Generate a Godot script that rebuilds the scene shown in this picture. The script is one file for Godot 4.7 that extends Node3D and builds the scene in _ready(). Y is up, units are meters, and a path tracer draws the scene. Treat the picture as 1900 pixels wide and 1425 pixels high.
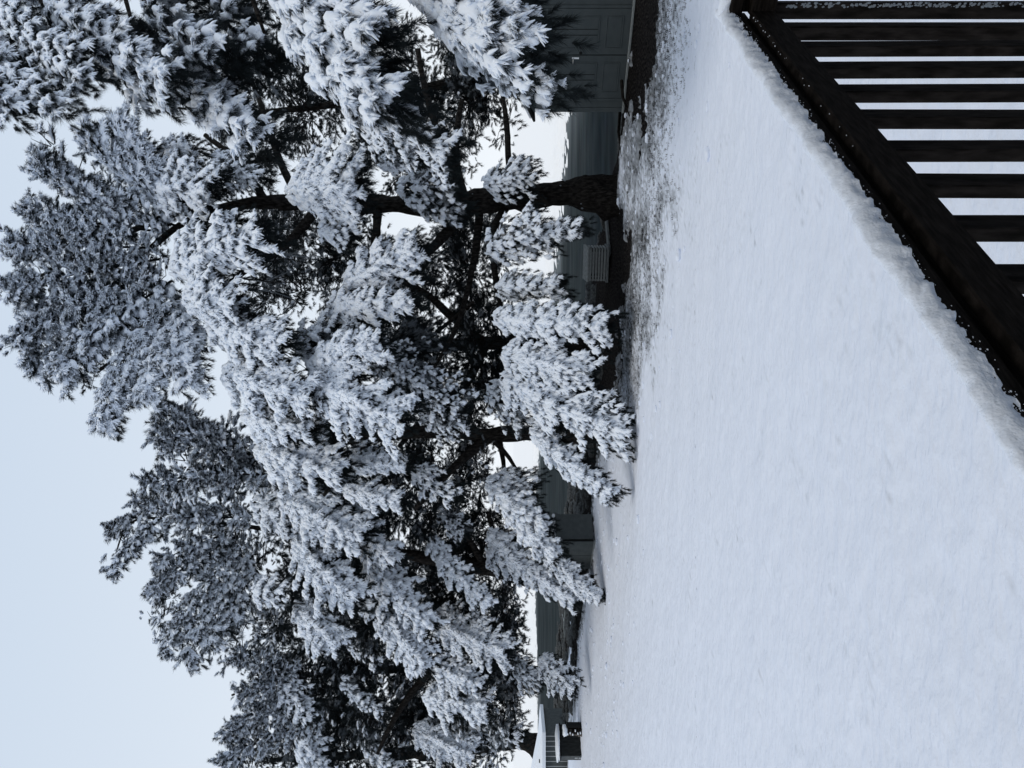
extends Node3D
# A snowed-in yard seen from a deck. The photograph was taken with the camera turned on its side: world up is the left of the picture.

const EYE := 2.38
const FOCAL := 1390.0

var rng := RandomNumberGenerator.new()
var noise := FastNoiseLite.new()
var fine := FastNoiseLite.new()
var M := {}
var names := {}
var needle_meshes := []
var fine_needle_meshes := []
var snow_meshes := []
var round_snow_meshes := []

# ---------------------------------------------------------------- helpers

func spot(x: float, y: float, d: float) -> Vector3:
	# a place given by the bearing it has in the photograph and its distance in metres
	return Vector3((712.5 - y) / FOCAL * d, EYE - (x - 950.0) / FOCAL * d, -d)

func numbered(n: String) -> String:
	names[n] = names.get(n, -1) + 1
	return n if names[n] == 0 else "%s_%03d" % [n, names[n]]

func thing(called: String, label: String, category: String, at: Vector3, group := "") -> Node3D:
	var o := Node3D.new()
	o.name = numbered(called)
	add_child(o, true)
	o.position = at
	o.set_meta("label", label)
	o.set_meta("category", category)
	if group:
		o.set_meta("group", group)
	return o

func put(called: String, mesh: Mesh, m: Material, parent: Node, at := Vector3.ZERO) -> MeshInstance3D:
	var o := MeshInstance3D.new()
	o.name = called
	o.mesh = mesh
	o.material_override = m
	o.position = at
	parent.add_child(o, true)
	return o

func structure(called: String, mesh: Mesh, m: Material) -> MeshInstance3D:
	var o := put(called, mesh, m, self)
	o.set_meta("kind", "structure")
	return o

func scatter(called: String, mesh: Mesh, m: Material, list: Array, parent: Node, at := Vector3.ZERO) -> MultiMeshInstance3D:
	var mm := MultiMesh.new()
	mm.transform_format = MultiMesh.TRANSFORM_3D
	mm.mesh = mesh
	mm.instance_count = list.size()
	for i in list.size():
		mm.set_instance_transform(i, list[i])
	var o := MultiMeshInstance3D.new()
	o.name = called
	o.multimesh = mm
	o.material_override = m
	o.position = at
	o.set_meta("kind", "stuff")
	parent.add_child(o, true)
	return o

func begin() -> SurfaceTool:
	var st := SurfaceTool.new()
	st.begin(Mesh.PRIMITIVE_TRIANGLES)
	return st

func finish(st: SurfaceTool, smooth := true) -> ArrayMesh:
	if smooth:
		st.index()
	st.generate_normals()
	return st.commit()

func quad(st: SurfaceTool, a: Vector3, b: Vector3, c: Vector3, d: Vector3) -> void:
	for p in [a, b, c, a, c, d]:
		st.add_vertex(p)

func box(st: SurfaceTool, c: Vector3, s: Vector3, b := Basis.IDENTITY, bevel := 0.0) -> void:
	# a box with chamfered long edges
	var h := s * 0.5
	var k := minf(bevel, minf(h.x, minf(h.y, h.z)) * 0.6)
	if k <= 0.0:
		var v := []
		for i in 8:
			v.append(c + b * Vector3(h.x if i & 1 else -h.x, h.y if i & 2 else -h.y, h.z if i & 4 else -h.z))
		st.set_smooth_group(-1)
		for f in [[0, 1, 3, 2], [5, 4, 6, 7], [4, 0, 2, 6], [1, 5, 7, 3], [2, 3, 7, 6], [4, 5, 1, 0]]:
			quad(st, v[f[3]], v[f[2]], v[f[1]], v[f[0]])
		return
	# octagonal outline in the two short axes, swept along the long one
	var ax := s.max_axis_index()
	var e := [Vector3.RIGHT, Vector3.UP, Vector3.BACK]
	var l: Vector3 = e[ax]
	var u: Vector3 = e[(ax + 1) % 3]
	var w: Vector3 = e[(ax + 2) % 3]
	var hl: float = h[ax]
	var hu: float = h[(ax + 1) % 3]
	var hw: float = h[(ax + 2) % 3]
	var ring := [Vector2(hu - k, hw), Vector2(hu, hw - k), Vector2(hu, -hw + k), Vector2(hu - k, -hw), Vector2(-hu + k, -hw), Vector2(-hu, -hw + k), Vector2(-hu, hw - k), Vector2(-hu + k, hw)]
	st.set_smooth_group(-1)
	for i in 8:
		var p: Vector2 = ring[i]
		var q: Vector2 = ring[(i + 1) % 8]
		var p3 := u * p.x + w * p.y
		var q3 := u * q.x + w * q.y
		quad(st, c + b * (p3 - l * hl), c + b * (q3 - l * hl), c + b * (q3 + l * hl), c + b * (p3 + l * hl))
		for sgn in [-1.0, 1.0]:
			st.add_vertex(c + b * (l * hl * sgn))
			if sgn > 0:
				st.add_vertex(c + b * (p3 + l * hl))
				st.add_vertex(c + b * (q3 + l * hl))
			else:
				st.add_vertex(c + b * (q3 - l * hl))
				st.add_vertex(c + b * (p3 - l * hl))

func box_mesh(s: Vector3, bevel := 0.0) -> ArrayMesh:
	var st := begin()
	box(st, Vector3.ZERO, s, Basis.IDENTITY, bevel)
	return finish(st, false)

func tube(st: SurfaceTool, pts: Array, radii: Array, sides := 7, rough := 0.0) -> void:
	var rings := []
	var side := Vector3.ZERO
	for i in pts.size():
		var a: Vector3 = pts[maxi(i - 1, 0)]
		var b: Vector3 = pts[mini(i + 1, pts.size() - 1)]
		var dir := (b - a).normalized()
		if side == Vector3.ZERO:
			side = dir.cross(Vector3.FORWARD if absf(dir.z) < 0.9 else Vector3.RIGHT).normalized()
		side = (side - dir * side.dot(dir)).normalized()
		var up := dir.cross(side)
		var ring := []
		for k in sides:
			var an := TAU * k / sides
			var r: float = radii[i]
			var p: Vector3 = pts[i]
			var rad := side * cos(an) + up * sin(an)
			if rough > 0.0:
				r *= 1.0 + rough * noise.get_noise_3dv((p + rad * r) * 9.0) * 1.6 + rough * 0.6 * fine.get_noise_3dv((p + rad * r) * 30.0)
			ring.append(p + rad * r)
		rings.append(ring)
	st.set_smooth_group(0)
	for i in rings.size() - 1:
		for k in sides:
			var n := (k + 1) % sides
			quad(st, rings[i][k], rings[i][n], rings[i + 1][n], rings[i + 1][k])
	var last: Array = rings[rings.size() - 1]
	for k in sides:
		st.add_vertex(pts[pts.size() - 1])
		st.add_vertex(last[k])
		st.add_vertex(last[(k + 1) % sides])

func curve(pts: Array, steps: int) -> Array:
	var c := Curve3D.new()
	for i in pts.size():
		var t := Vector3.ZERO
		if i > 0 and i < pts.size() - 1:
			t = (pts[i + 1] - pts[i - 1]) / 6.0
		c.add_point(pts[i], -t, t)
	var out := []
	var l := c.get_baked_length()
	for i in steps + 1:
		out.append(c.sample_baked(l * i / steps))
	return out

func mat(c: Color, rough := 0.9, spec := 0.3) -> StandardMaterial3D:
	var m := StandardMaterial3D.new()
	m.albedo_color = c.linear_to_srgb()
	m.roughness = rough
	m.metallic_specular = spec
	return m

func noise_tex(freq: float, seed_: int, size := 512, ramp = null, octaves := 5, kind := FastNoiseLite.TYPE_SIMPLEX_SMOOTH) -> NoiseTexture2D:
	var n := FastNoiseLite.new()
	n.noise_type = kind
	n.frequency = freq
	n.seed = seed_
	n.fractal_octaves = octaves
	var t := NoiseTexture2D.new()
	t.width = size
	t.height = size
	t.seamless = true
	t.noise = n
	if ramp:
		t.color_ramp = ramp
	return t

func ramp(a: Color, b: Color, lo := 0.0, hi := 1.0) -> Gradient:
	var g := Gradient.new()
	g.offsets = PackedFloat32Array([lo, hi])
	g.colors = PackedColorArray([a.linear_to_srgb(), b.linear_to_srgb()])
	return g

func textured(a: Color, b: Color, scale: Vector3, freq: float, seed_: int, bump := 0.0, rough := 0.9, spec := 0.3) -> StandardMaterial3D:
	var m := mat(Color.WHITE, rough, spec)
	m.albedo_texture = noise_tex(freq, seed_, 512, ramp(a, b, 0.25, 0.75))
	m.uv1_triplanar = true
	m.uv1_world_triplanar = true
	m.uv1_scale = scale
	if bump > 0.0:
		m.heightmap_enabled = true
		m.heightmap_texture = noise_tex(freq * 1.5, seed_ + 7)
		m.heightmap_scale = bump
	return m

# ---------------------------------------------------------------- materials

func make_materials() -> void:
	M.lawn = mat(Color(0.765, 0.83, 0.95), 0.95, 0.15)
	M.lawn.heightmap_enabled = true
	M.lawn.heightmap_texture = noise_tex(0.012, 3, 1024)
	M.lawn.heightmap_scale = 1.4
	M.lawn.uv1_triplanar = true
	M.lawn.uv1_world_triplanar = true
	M.lawn.uv1_scale = Vector3(0.45, 0.45, 0.9)
	M.thin_snow = mat(Color.WHITE, 0.95, 0.1)
	M.thin_snow.vertex_color_use_as_albedo = true
	M.thin_snow.heightmap_enabled = true
	M.thin_snow.heightmap_texture = M.lawn.heightmap_texture
	M.thin_snow.heightmap_scale = 1.4
	M.thin_snow.uv1_triplanar = true
	M.thin_snow.uv1_world_triplanar = true
	M.thin_snow.uv1_scale = Vector3(0.45, 0.45, 0.9)
	M.snow = mat(Color(0.84, 0.90, 0.985), 0.95, 0.15)
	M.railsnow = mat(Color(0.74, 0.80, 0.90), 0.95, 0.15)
	M.railsnow.heightmap_enabled = true
	M.railsnow.heightmap_texture = noise_tex(0.05, 71, 512)
	M.railsnow.heightmap_scale = 0.14
	M.railsnow.uv1_triplanar = true
	M.railsnow.uv1_world_triplanar = true
	M.railsnow.uv1_scale = Vector3(7, 7, 7)
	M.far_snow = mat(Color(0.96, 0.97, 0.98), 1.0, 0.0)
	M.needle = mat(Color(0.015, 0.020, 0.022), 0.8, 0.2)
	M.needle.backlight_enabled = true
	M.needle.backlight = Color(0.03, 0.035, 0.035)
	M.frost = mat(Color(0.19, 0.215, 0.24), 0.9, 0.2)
	M.bark = textured(Color(0.005, 0.0048, 0.0046), Color(0.034, 0.031, 0.029), Vector3(1.6, 0.5, 1.6), 0.02, 11, 3.0, 0.95, 0.15)
	M.twig = mat(Color(0.018, 0.018, 0.019), 0.95, 0.15)
	M.soil = textured(Color(0.006, 0.006, 0.007), Color(0.04, 0.037, 0.036), Vector3(0.9, 0.9, 0.9), 0.03, 17, 5.0, 1.0, 0.05)
	M.water = mat(Color.WHITE, 1.0, 0.0)
	M.water.vertex_color_use_as_albedo = true
	M.wood = textured(Color(0.006, 0.0052, 0.0047), Color(0.022, 0.019, 0.0175), Vector3(6.0, 1.1, 6.0), 0.02, 31, 0.12, 0.8, 0.12)
	M.railwood = textured(Color(0.006, 0.0052, 0.0047), Color(0.020, 0.017, 0.0155), Vector3(2.0, 9.0, 2.0), 0.02, 37, 0.1, 0.8, 0.12)
	M.shed = textured(Color(0.058, 0.072, 0.079), Color(0.069, 0.083, 0.090), Vector3(0.7, 0.7, 0.7), 0.01, 41, 0.0, 0.75, 0.25)
	M.shed_line = mat(Color(0.012, 0.014, 0.015), 0.9, 0.2)
	M.roof = mat(Color(0.012, 0.013, 0.014), 0.9, 0.2)
	M.metal = mat(Color(0.6, 0.62, 0.64), 0.35, 0.5)
	M.metal.metallic = 0.8
	M.grey_board = textured(Color(0.17, 0.19, 0.20), Color(0.27, 0.30, 0.31), Vector3(1.0, 4.0, 1.0), 0.02, 43, 0.1, 0.85, 0.2)
	M.box_wall = textured(Color(0.075, 0.088, 0.093), Color(0.095, 0.108, 0.113), Vector3(0.6, 0.6, 0.6), 0.015, 47, 0.0, 0.8, 0.2)
	M.rock = textured(Color(0.035, 0.038, 0.040), Color(0.11, 0.12, 0.125), Vector3(0.8, 1.6, 0.8), 0.02, 53, 3.0, 0.95, 0.15)
	M.slab = textured(Color(0.11, 0.125, 0.135), Color(0.19, 0.21, 0.22), Vector3(0.8, 1.6, 0.8), 0.02, 59, 1.5, 0.95, 0.15)
	M.dark_wall = textured(Color(0.014, 0.016, 0.017), Color(0.028, 0.031, 0.032), Vector3(2.0, 0.4, 2.0), 0.02, 61, 0.0, 0.9, 0.2)
	M.light_wall = textured(Color(0.08, 0.09, 0.095), Color(0.12, 0.13, 0.135), Vector3(2.0, 0.4, 2.0), 0.02, 67, 0.0, 0.9, 0.2)
	M.label_panel = mat(Color(0.45, 0.48, 0.5), 0.7, 0.3)
	M.window = mat(Color(0.03, 0.036, 0.04), 0.15, 0.5)
	M.grass = mat(Color(0.045, 0.046, 0.045), 0.9, 0.2)
	M.log_end = mat(Color(0.12, 0.11, 0.10), 0.9, 0.2)

# ---------------------------------------------------------------- needle tufts and snow pads (one unit long, along +z, snow on +y)

func needles(count: int, width: float, seed_: int) -> ArrayMesh:
	rng.seed = seed_
	var st := begin()
	st.set_smooth_group(-1)
	for i in count:
		var z := rng.randf_range(0.0, 0.62)
		var an := rng.randf() * TAU
		var open := deg_to_rad(rng.randf_range(16.0, 62.0)) * (1.0 - 0.45 * z)
		var rad := Vector3(cos(an), sin(an), 0)
		var dir := (Vector3.BACK * cos(open) + rad * sin(open)).normalized()
		var side := dir.cross(Vector3(rng.randf() - 0.5, rng.randf() - 0.5, rng.randf() - 0.5)).normalized() * width
		var o := Vector3(0, 0, z) + rad * 0.01
		var l := rng.randf_range(0.34, 0.5) * (1.0 - 0.45 * maxf(rad.y, 0.0))
		var tip := o + dir * l + Vector3(0, -0.05 * l, 0)
		st.add_vertex(o - side)
		st.add_vertex(o + side)
		st.add_vertex(tip)
	return finish(st, false)

func lump(st: SurfaceTool, pts: Array, rads: Array, sides: int, seed_: int, wob := 0.22) -> void:
	# a swept blob with a flattened underside
	var rings := []
	for i in pts.size():
		var p: Vector3 = pts[i]
		var q: Vector3 = pts[mini(i + 1, pts.size() - 1)] - pts[maxi(i - 1, 0)]
		var dir := q.normalized()
		var sx := Vector3.UP.cross(dir).normalized()
		var uy := dir.cross(sx)
		var ring := []
		for k in sides:
			var an := TAU * k / sides
			var v := Vector2(cos(an), sin(an))
			if v.y < 0.0:
				v.y *= 0.45
			var r: Vector2 = rads[i]
			var g := 1.0 + wob * noise.get_noise_3d(p.x * 7.0 + v.x * 1.5 + seed_ * 9.7, p.y * 7.0 + v.y * 1.5, p.z * 7.0) * 2.2
			ring.append(p + sx * v.x * r.x * g + uy * v.y * r.y * g)
		rings.append(ring)
	st.set_smooth_group(0)
	for i in rings.size() - 1:
		for k in sides:
			var n := (k + 1) % sides
			quad(st, rings[i][k], rings[i][n], rings[i + 1][n], rings[i + 1][k])
	for e in [0, rings.size() - 1]:
		for k in sides:
			st.add_vertex(pts[e])
			st.add_vertex(rings[e][k])
			st.add_vertex(rings[e][(k + 1) % sides])

func snow_pad(seed_: int, round_: bool) -> ArrayMesh:
	# a core of snow along the shoot and snow-clad needle bunches that part like fingers
	rng.seed = seed_ * 31 + 5
	var st := begin()
	var pts := []
	var rads := []
	var n := 8
	var wide := rng.randf_range(0.13, 0.17) * (1.35 if round_ else 0.9)
	var high := rng.randf_range(0.12, 0.15) * (1.3 if round_ else 0.9)
	var lean := rng.randf_range(-0.1, 0.1)
	for i in n:
		var t := float(i) / (n - 1)
		var f := pow(sin(PI * clampf(t * 0.88 + 0.08, 0, 1)), 0.6)
		pts.append(Vector3(lean * sin(t * PI), 0.06 + 0.05 * sin(t * PI) - 0.12 * t * t, -0.10 + 0.80 * t))
		rads.append(Vector2(wide, high) * f * (1.0 + 0.18 * sin(t * 9.0 + seed_)))
	lump(st, pts, rads, 8, seed_)
	var count := 10 if round_ else 14
	for k in count:
		# spread over the upper half, from one side to the other
		var roll := lerpf(-0.25, PI + 0.25, (k + rng.randf_range(0.1, 0.9)) / count)
		var open := deg_to_rad(rng.randf_range(18.0, 58.0))
		var rad := Vector3(cos(roll), sin(roll) * 0.7, 0)
		var z := rng.randf_range(-0.02, 0.5)
		var d := (Vector3.BACK * cos(open) + rad * sin(open)).normalized()
		var o := Vector3(0, 0.05, z) + rad * 0.04
		var l := rng.randf_range(0.30, 0.50) * (0.85 if round_ else 1.0)
		var fat := rng.randf_range(0.055, 0.085) * (1.2 if round_ else 0.9)
		var fp := []
		var fr := []
		for j in 4:
			var t := j / 3.0
			fp.append(o + d * l * t + Vector3(0, -0.14 * t * t, 0.04 * t))
			fr.append(Vector2(1.0, 0.9) * fat * [0.7, 1.0, 0.75, 0.2][j])
		lump(st, fp, fr, 5, seed_ + k * 3, 0.15)
	return finish(st)

func make_tufts() -> void:
	for i in 4:
		needle_meshes.append(needles(70, 0.017, 100 + i))
		fine_needle_meshes.append(needles(130, 0.009, 200 + i))
	for i in 5:
		snow_meshes.append(snow_pad(i + 1, false))
		round_snow_meshes.append(snow_pad(i + 11, true))

func aim(at: Vector3, fwd: Vector3, up: Vector3, size: float) -> Transform3D:
	var z := fwd.normalized()
	var x := up.cross(z)
	if x.length() < 0.01:
		x = Vector3.RIGHT.cross(z)
	x = x.normalized()
	var y := z.cross(x)
	var w := size * rng.randf_range(0.85, 1.2)
	return Transform3D(Basis(x * w * (1.0 if rng.randf() < 0.5 else -1.0), y * size * rng.randf_range(0.8, 1.2), z * size), at)

func rnd() -> Vector3:
	return Vector3(rng.randf_range(-1, 1), rng.randf_range(-1, 1), rng.randf_range(-1, 1))

# ---------------------------------------------------------------- trees

var tree_base := Vector3.ZERO
var crumb_mesh: ArrayMesh

func tree(label: String, at: Vector3, group := "snow-laden pines along the far side of the yard") -> Node3D:
	tree_base = at
	return thing("pine_tree", label, "pine tree", at, group)

func trunk(t: Node3D, path: Array, d: float, radii: Array, steps := 40) -> void:
	var pts := []
	for p in path:
		pts.append(spot(p.x, p.y, d))
	var c := curve(pts, steps)
	var r := []
	for i in c.size():
		var f := float(i) / (c.size() - 1) * (radii.size() - 1)
		var k := mini(int(f), radii.size() - 2)
		r.append(lerpf(radii[k], radii[k + 1], f - k) * d / FOCAL)
	var st := begin()
	tube(st, c, r, 20, 0.38)
	put("trunk", finish(st), M.bark, t, -tree_base)
	rng.seed = int(d * 100)
	var bits := []
	for i in 60:
		var f := pow(rng.randf(), 1.8) * (c.size() - 1)
		var k := mini(int(f), c.size() - 2)
		var p: Vector3 = c[k].lerp(c[k + 1], f - k)
		var an := rng.randf_range(-0.4, PI + 0.4)
		var rr: float = lerpf(r[k], r[k + 1], f - k)
		var q := p + Vector3(cos(an), 0, sin(an)) * rr * 0.98
		var sz := rr * rng.randf_range(0.03, 0.10)
		bits.append(Transform3D(Basis.from_euler(rnd() * 0.6).scaled(Vector3(sz, sz * 1.6, sz)), q))
	scatter("bark_snow", crumb_mesh, M.frost, bits, t, -tree_base)

func limb(t: Node3D, path: Array, d0: float, d1: float, r0: float, r1: float) -> void:
	var pts := []
	for i in path.size():
		pts.append(spot(path[i].x, path[i].y, lerpf(d0, d1, float(i) / (path.size() - 1))))
	var c := curve(pts, 16)
	var r := []
	for i in c.size():
		r.append(lerpf(r0, r1, float(i) / 16.0) * d0 / FOCAL)
	var st := begin()
	tube(st, c, r, 8, 0.15)
	put("limb", finish(st), M.bark, t, -tree_base)

func bough(t: Node3D, x0: float, y0: float, x1: float, y1: float, width: float, d: float, snow := 0.95, ts := 0.30, round_ := false, detailed := false, airy := false) -> void:
	# one drooping bough: a spine from (x0, y0) to its tip (x1, y1), side twigs, needle tufts on the twigs, snow lying on the tufts
	rng.seed = int(x0 * 7 + y0 * 13 + x1 * 3 + y1)
	ts *= rng.randf_range(0.74, 0.92) if not detailed else rng.randf_range(0.8, 1.0)
	var mid := spot((x0 + x1) / 2, (y0 + y1) / 2, d)
	var len_m := Vector2(x1 - x0, y1 - y0).length() / FOCAL * d
	var a := spot(x0, y0, d + minf(0.22 * len_m, 1.0))
	var b := spot(x1, y1, d - minf(0.30 * len_m, 1.2))
	var c := b - a
	var l := c.length()
	var fwd := c.normalized()
	var view := (Vector3(0, EYE, 0) - mid).normalized()
	var out := (view - fwd * view.dot(fwd)).normalized()
	var lat := fwd.cross(out).normalized()
	var up := (out * 0.65 + Vector3.UP * 0.8).normalized()
	var half := width * 0.5 / FOCAL * d
	var wood := begin()
	var spine := []
	var sr := []
	for i in 9:
		var s := i / 8.0
		spine.append(a + c * s + Vector3.UP * 0.08 * l * sin(PI * s) - out * 0.05)
		sr.append(lerpf(0.03, 0.008, s))
	tube(wood, spine, sr, 5)
	var rope := begin()
	var roped := false
	var white := [[], []]
	var green := []
	var frosty := []
	# side shoots, each a pointed feather of tufts sweeping forward and down, with gaps between them
	var heavy := snow >= 0.95 and not detailed
	var n_tw := int(ceil(l / (ts * (0.50 if heavy else 0.66)))) + 1
	for i in n_tw:
		var s := clampf((i + rng.randf_range(-0.5, 0.9)) / n_tw, 0.0, 0.95)
		var w := half * (0.5 + 0.55 * sin(PI * clampf(0.15 + s * 0.8, 0, 1))) * rng.randf_range(0.7, 1.15)
		var root := a + c * s + Vector3.UP * 0.08 * l * sin(PI * s)
		for side in [-1.0, 1.0, 0.0]:
			if side == 0.0 and (i % 2 == 1 or s < 0.2):
				continue
			var reach := maxf(w * rng.randf_range(0.8, 1.2), ts * 1.1)
			var tipp: Vector3 = root + (lat * side * rng.randf_range(0.5, 1.05) + fwd * rng.randf_range(0.2, 1.0) + out * (rng.randf_range(-0.15, 0.3) if side else 0.45) - Vector3.UP * 0.16) * reach * 0.92
			var dir: Vector3 = (tipp - root).normalized()
			tube(wood, [root - out * 0.04, (root + tipp) * 0.5 - out * 0.03, tipp], [0.010, 0.008, 0.004], 3)
			if rng.randf() < (0.75 if heavy else snow - 0.45):
				var lift := up * ts * 0.10
				var m1: Vector3 = root.lerp(tipp, 0.35) + lift * 1.3 + rnd() * ts * 0.10
				var m2: Vector3 = root.lerp(tipp, 0.7) + lift * 1.2 + rnd() * ts * 0.10
				var g := ts * rng.randf_range(0.07, 0.16)
				tube(rope, [root + lift, m1, m2, tipp + lift * 0.4 + fwd * ts * 0.2, tipp + fwd * ts * 0.4], [g * 0.6, g, g * 0.95, g * 0.6, g * 0.15], 6, 0.35)
				roped = true
			var n := int(ceil(reach / (ts * (0.27 if heavy else 0.32))))
			var across := dir.cross(up).normalized()
			for k in n:
				var f := (k + rng.randf_range(0.3, 0.9)) / n
				var off := rng.randf_range(-1.0, 1.0)
				var p: Vector3 = root.lerp(tipp, f) + across * off * ts * 0.42 * (1.0 - 0.6 * f) + rnd() * ts * 0.08 + out * 0.10 * half * (1.0 - f * f)
				var td: Vector3 = (dir * 0.5 + fwd * 0.6 + across * off * 0.4 * (1.0 - f) + Vector3.DOWN * 0.42 + out * 0.3 + rnd() * 0.24).normalized()
				var size := ts * lerpf(1.12, 0.78, f) * (rng.randf_range(0.7, 1.1) if rng.randf() < 0.7 else rng.randf_range(1.0, 1.35))
				var tr := aim(p, td, up + rnd() * 0.2, size)
				if rng.randf() < snow:
					white[rng.randi() % 2].append(tr)
					(frosty if airy and rng.randf() < 0.3 else green).append(tr.scaled_local(Vector3.ONE * (1.04 if heavy else 1.2)))
				elif rng.randf() < 0.6:
					frosty.append(tr)
				else:
					green.append(tr)
				# bare shoots underneath
				if rng.randf() < (0.35 if airy else 0.8):
					var q := p - out * ts * rng.randf_range(0.4, 1.4) + Vector3.DOWN * ts * rng.randf_range(0.1, 0.9)
					green.append(aim(q, (td + Vector3.DOWN * 0.5 + rnd() * 0.5).normalized(), Vector3.UP, size * 1.15))
	var v := rng.randi() % 4
	var wd := put("bough", finish(wood), M.twig, t, -tree_base)
	var nm: Array = fine_needle_meshes if detailed else needle_meshes
	if green:
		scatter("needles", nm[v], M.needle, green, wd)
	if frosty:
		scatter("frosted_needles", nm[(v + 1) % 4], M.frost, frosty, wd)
	for k in 2:
		if white[k]:
			scatter("snow", (round_snow_meshes if round_ == (k == 0) else snow_meshes)[rng.randi() % 5], M.snow, white[k], wd)
	if roped:
		put("snow_ridge", finish(rope), M.snow, wd).set_meta("kind", "stuff")

func crown(t: Node3D, x: float, y: float, rx: float, ry: float, d: float, deep: float, fill: float, snow: float, frost: float, ts := 0.28, round_ := true) -> void:
	# a mass of shoots on branchlets, filling a rounded volume
	rng.seed = int(x * 11 + y * 17 + rx)
	ts *= 0.85
	var o := spot(x, y, d)
	var h := rx / FOCAL * d
	var w := ry / FOCAL * d
	var n := int(fill * h * w * PI / (ts * ts) * 6.0)
	var wood := begin()
	var white := []
	var green := []
	var frosty := []
	var arms := []
	for i in maxi(10, n / 8):
		var e := rnd().normalized()
		e.y = absf(e.y) * 0.9 - 0.25
		var tip := o + Vector3(e.x * w, e.y * h, e.z * deep) * rng.randf_range(0.8, 1.12)
		var inner := o + Vector3(e.x * w * 0.15, (e.y - 0.3) * h * 0.3, e.z * deep * 0.2)
		var bend := (inner + tip) * 0.5 + rnd() * w * 0.15
		tube(wood, [inner, bend, tip], [0.016, 0.010, 0.004], 3)
		arms.append([inner, bend, tip])
	for i in n:
		var arm: Array = arms[i % arms.size()]
		var f := 1.0 - 0.55 * pow(rng.randf(), 1.6)
		var p: Vector3 = arm[0].lerp(arm[1], f).lerp(arm[1].lerp(arm[2], f), f) + rnd() * ts * 0.75
		var rel := (p - o) / Vector3(w, h, deep)
		var td: Vector3 = ((arm[2] - arm[1]).normalized() * 0.7 + rel * 0.5 + Vector3.DOWN * 0.15 + rnd() * 0.5).normalized()
		var tr := aim(p, td, Vector3.UP + rnd() * 0.25, ts * rng.randf_range(0.7, 1.25))
		var u := rng.randf()
		if u < snow:
			white.append(tr)
			(frosty if rng.randf() < 0.3 else green).append(tr)
		elif u < snow + frost:
			frosty.append(tr)
		else:
			green.append(tr)
	for i in n / 4:
		var p := o + rnd().normalized() * pow(rng.randf(), 0.4) * 0.85 * Vector3(w, h, deep)
		(green if snow < 0.4 or rng.randf() < 0.7 else frosty).append(aim(p, rnd() + Vector3.DOWN * 0.3, Vector3.UP, ts * rng.randf_range(1.0, 1.6)))
	var v := rng.randi() % 4
	var wd := put("crown", finish(wood), M.twig, t, -tree_base)
	if green:
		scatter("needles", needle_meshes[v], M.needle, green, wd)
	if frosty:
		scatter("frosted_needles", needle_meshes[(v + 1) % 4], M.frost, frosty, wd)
	if white:
		scatter("snow", (round_snow_meshes if round_ else snow_meshes)[rng.randi() % 5], M.snow, white, wd)

func V(x: float, y: float) -> Vector2:
	return Vector2(x, y)

# ---------------------------------------------------------------- ground

func edge_z(x: float) -> float:
	# where the lawn ends and the bank drops to the water
	return -(20.0 - 0.75 * x) + 0.5 * sin(x * 0.9) + 0.25 * sin(x * 2.3 + 1.0)

func land(x: float, z: float) -> float:
	var s := edge_z(x) - z
	var fall := lerpf(26.0, 7.0, smoothstep(2.0, 6.0, x))
	return -0.95 * smoothstep(-0.4, fall, s) + 0.16 * noise.get_noise_2d(x * 3.0, z * 3.0) * smoothstep(-1.0, 1.5, s)

func bare(x: float, z: float) -> float:
	# how far the snow is gone: under the trees, along the bank, before the shed
	var s := z - edge_z(x)
	var wide := 1.4 + 4.4 * smoothstep(-3.0, 0.5, x) * (1.0 - smoothstep(2.6, 4.4, x))
	var m := 1.0 - s / wide
	m = clampf(m, -0.6, 1.0)
	m -= 0.55 * maxf(0.0, 1.0 - (Vector2(x - 4.4, z + 14.6) * Vector2(0.6, 0.45)).length())
	m -= 1.9 * maxf(0.0, 1.0 - (Vector2(x + 11.4, z + 30.0) * Vector2(0.22, 0.5)).length())
	var shed := 1.25 - (Vector2(x - 6.9, z + 13.6) * Vector2(0.75, 1.0)).length() / 2.3
	m = maxf(m, shed)
	return m + 0.42 * noise.get_noise_2d(x * 9.0, z * 12.0) + 0.14 * fine.get_noise_2d(x * 30.0, z * 34.0)

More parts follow.
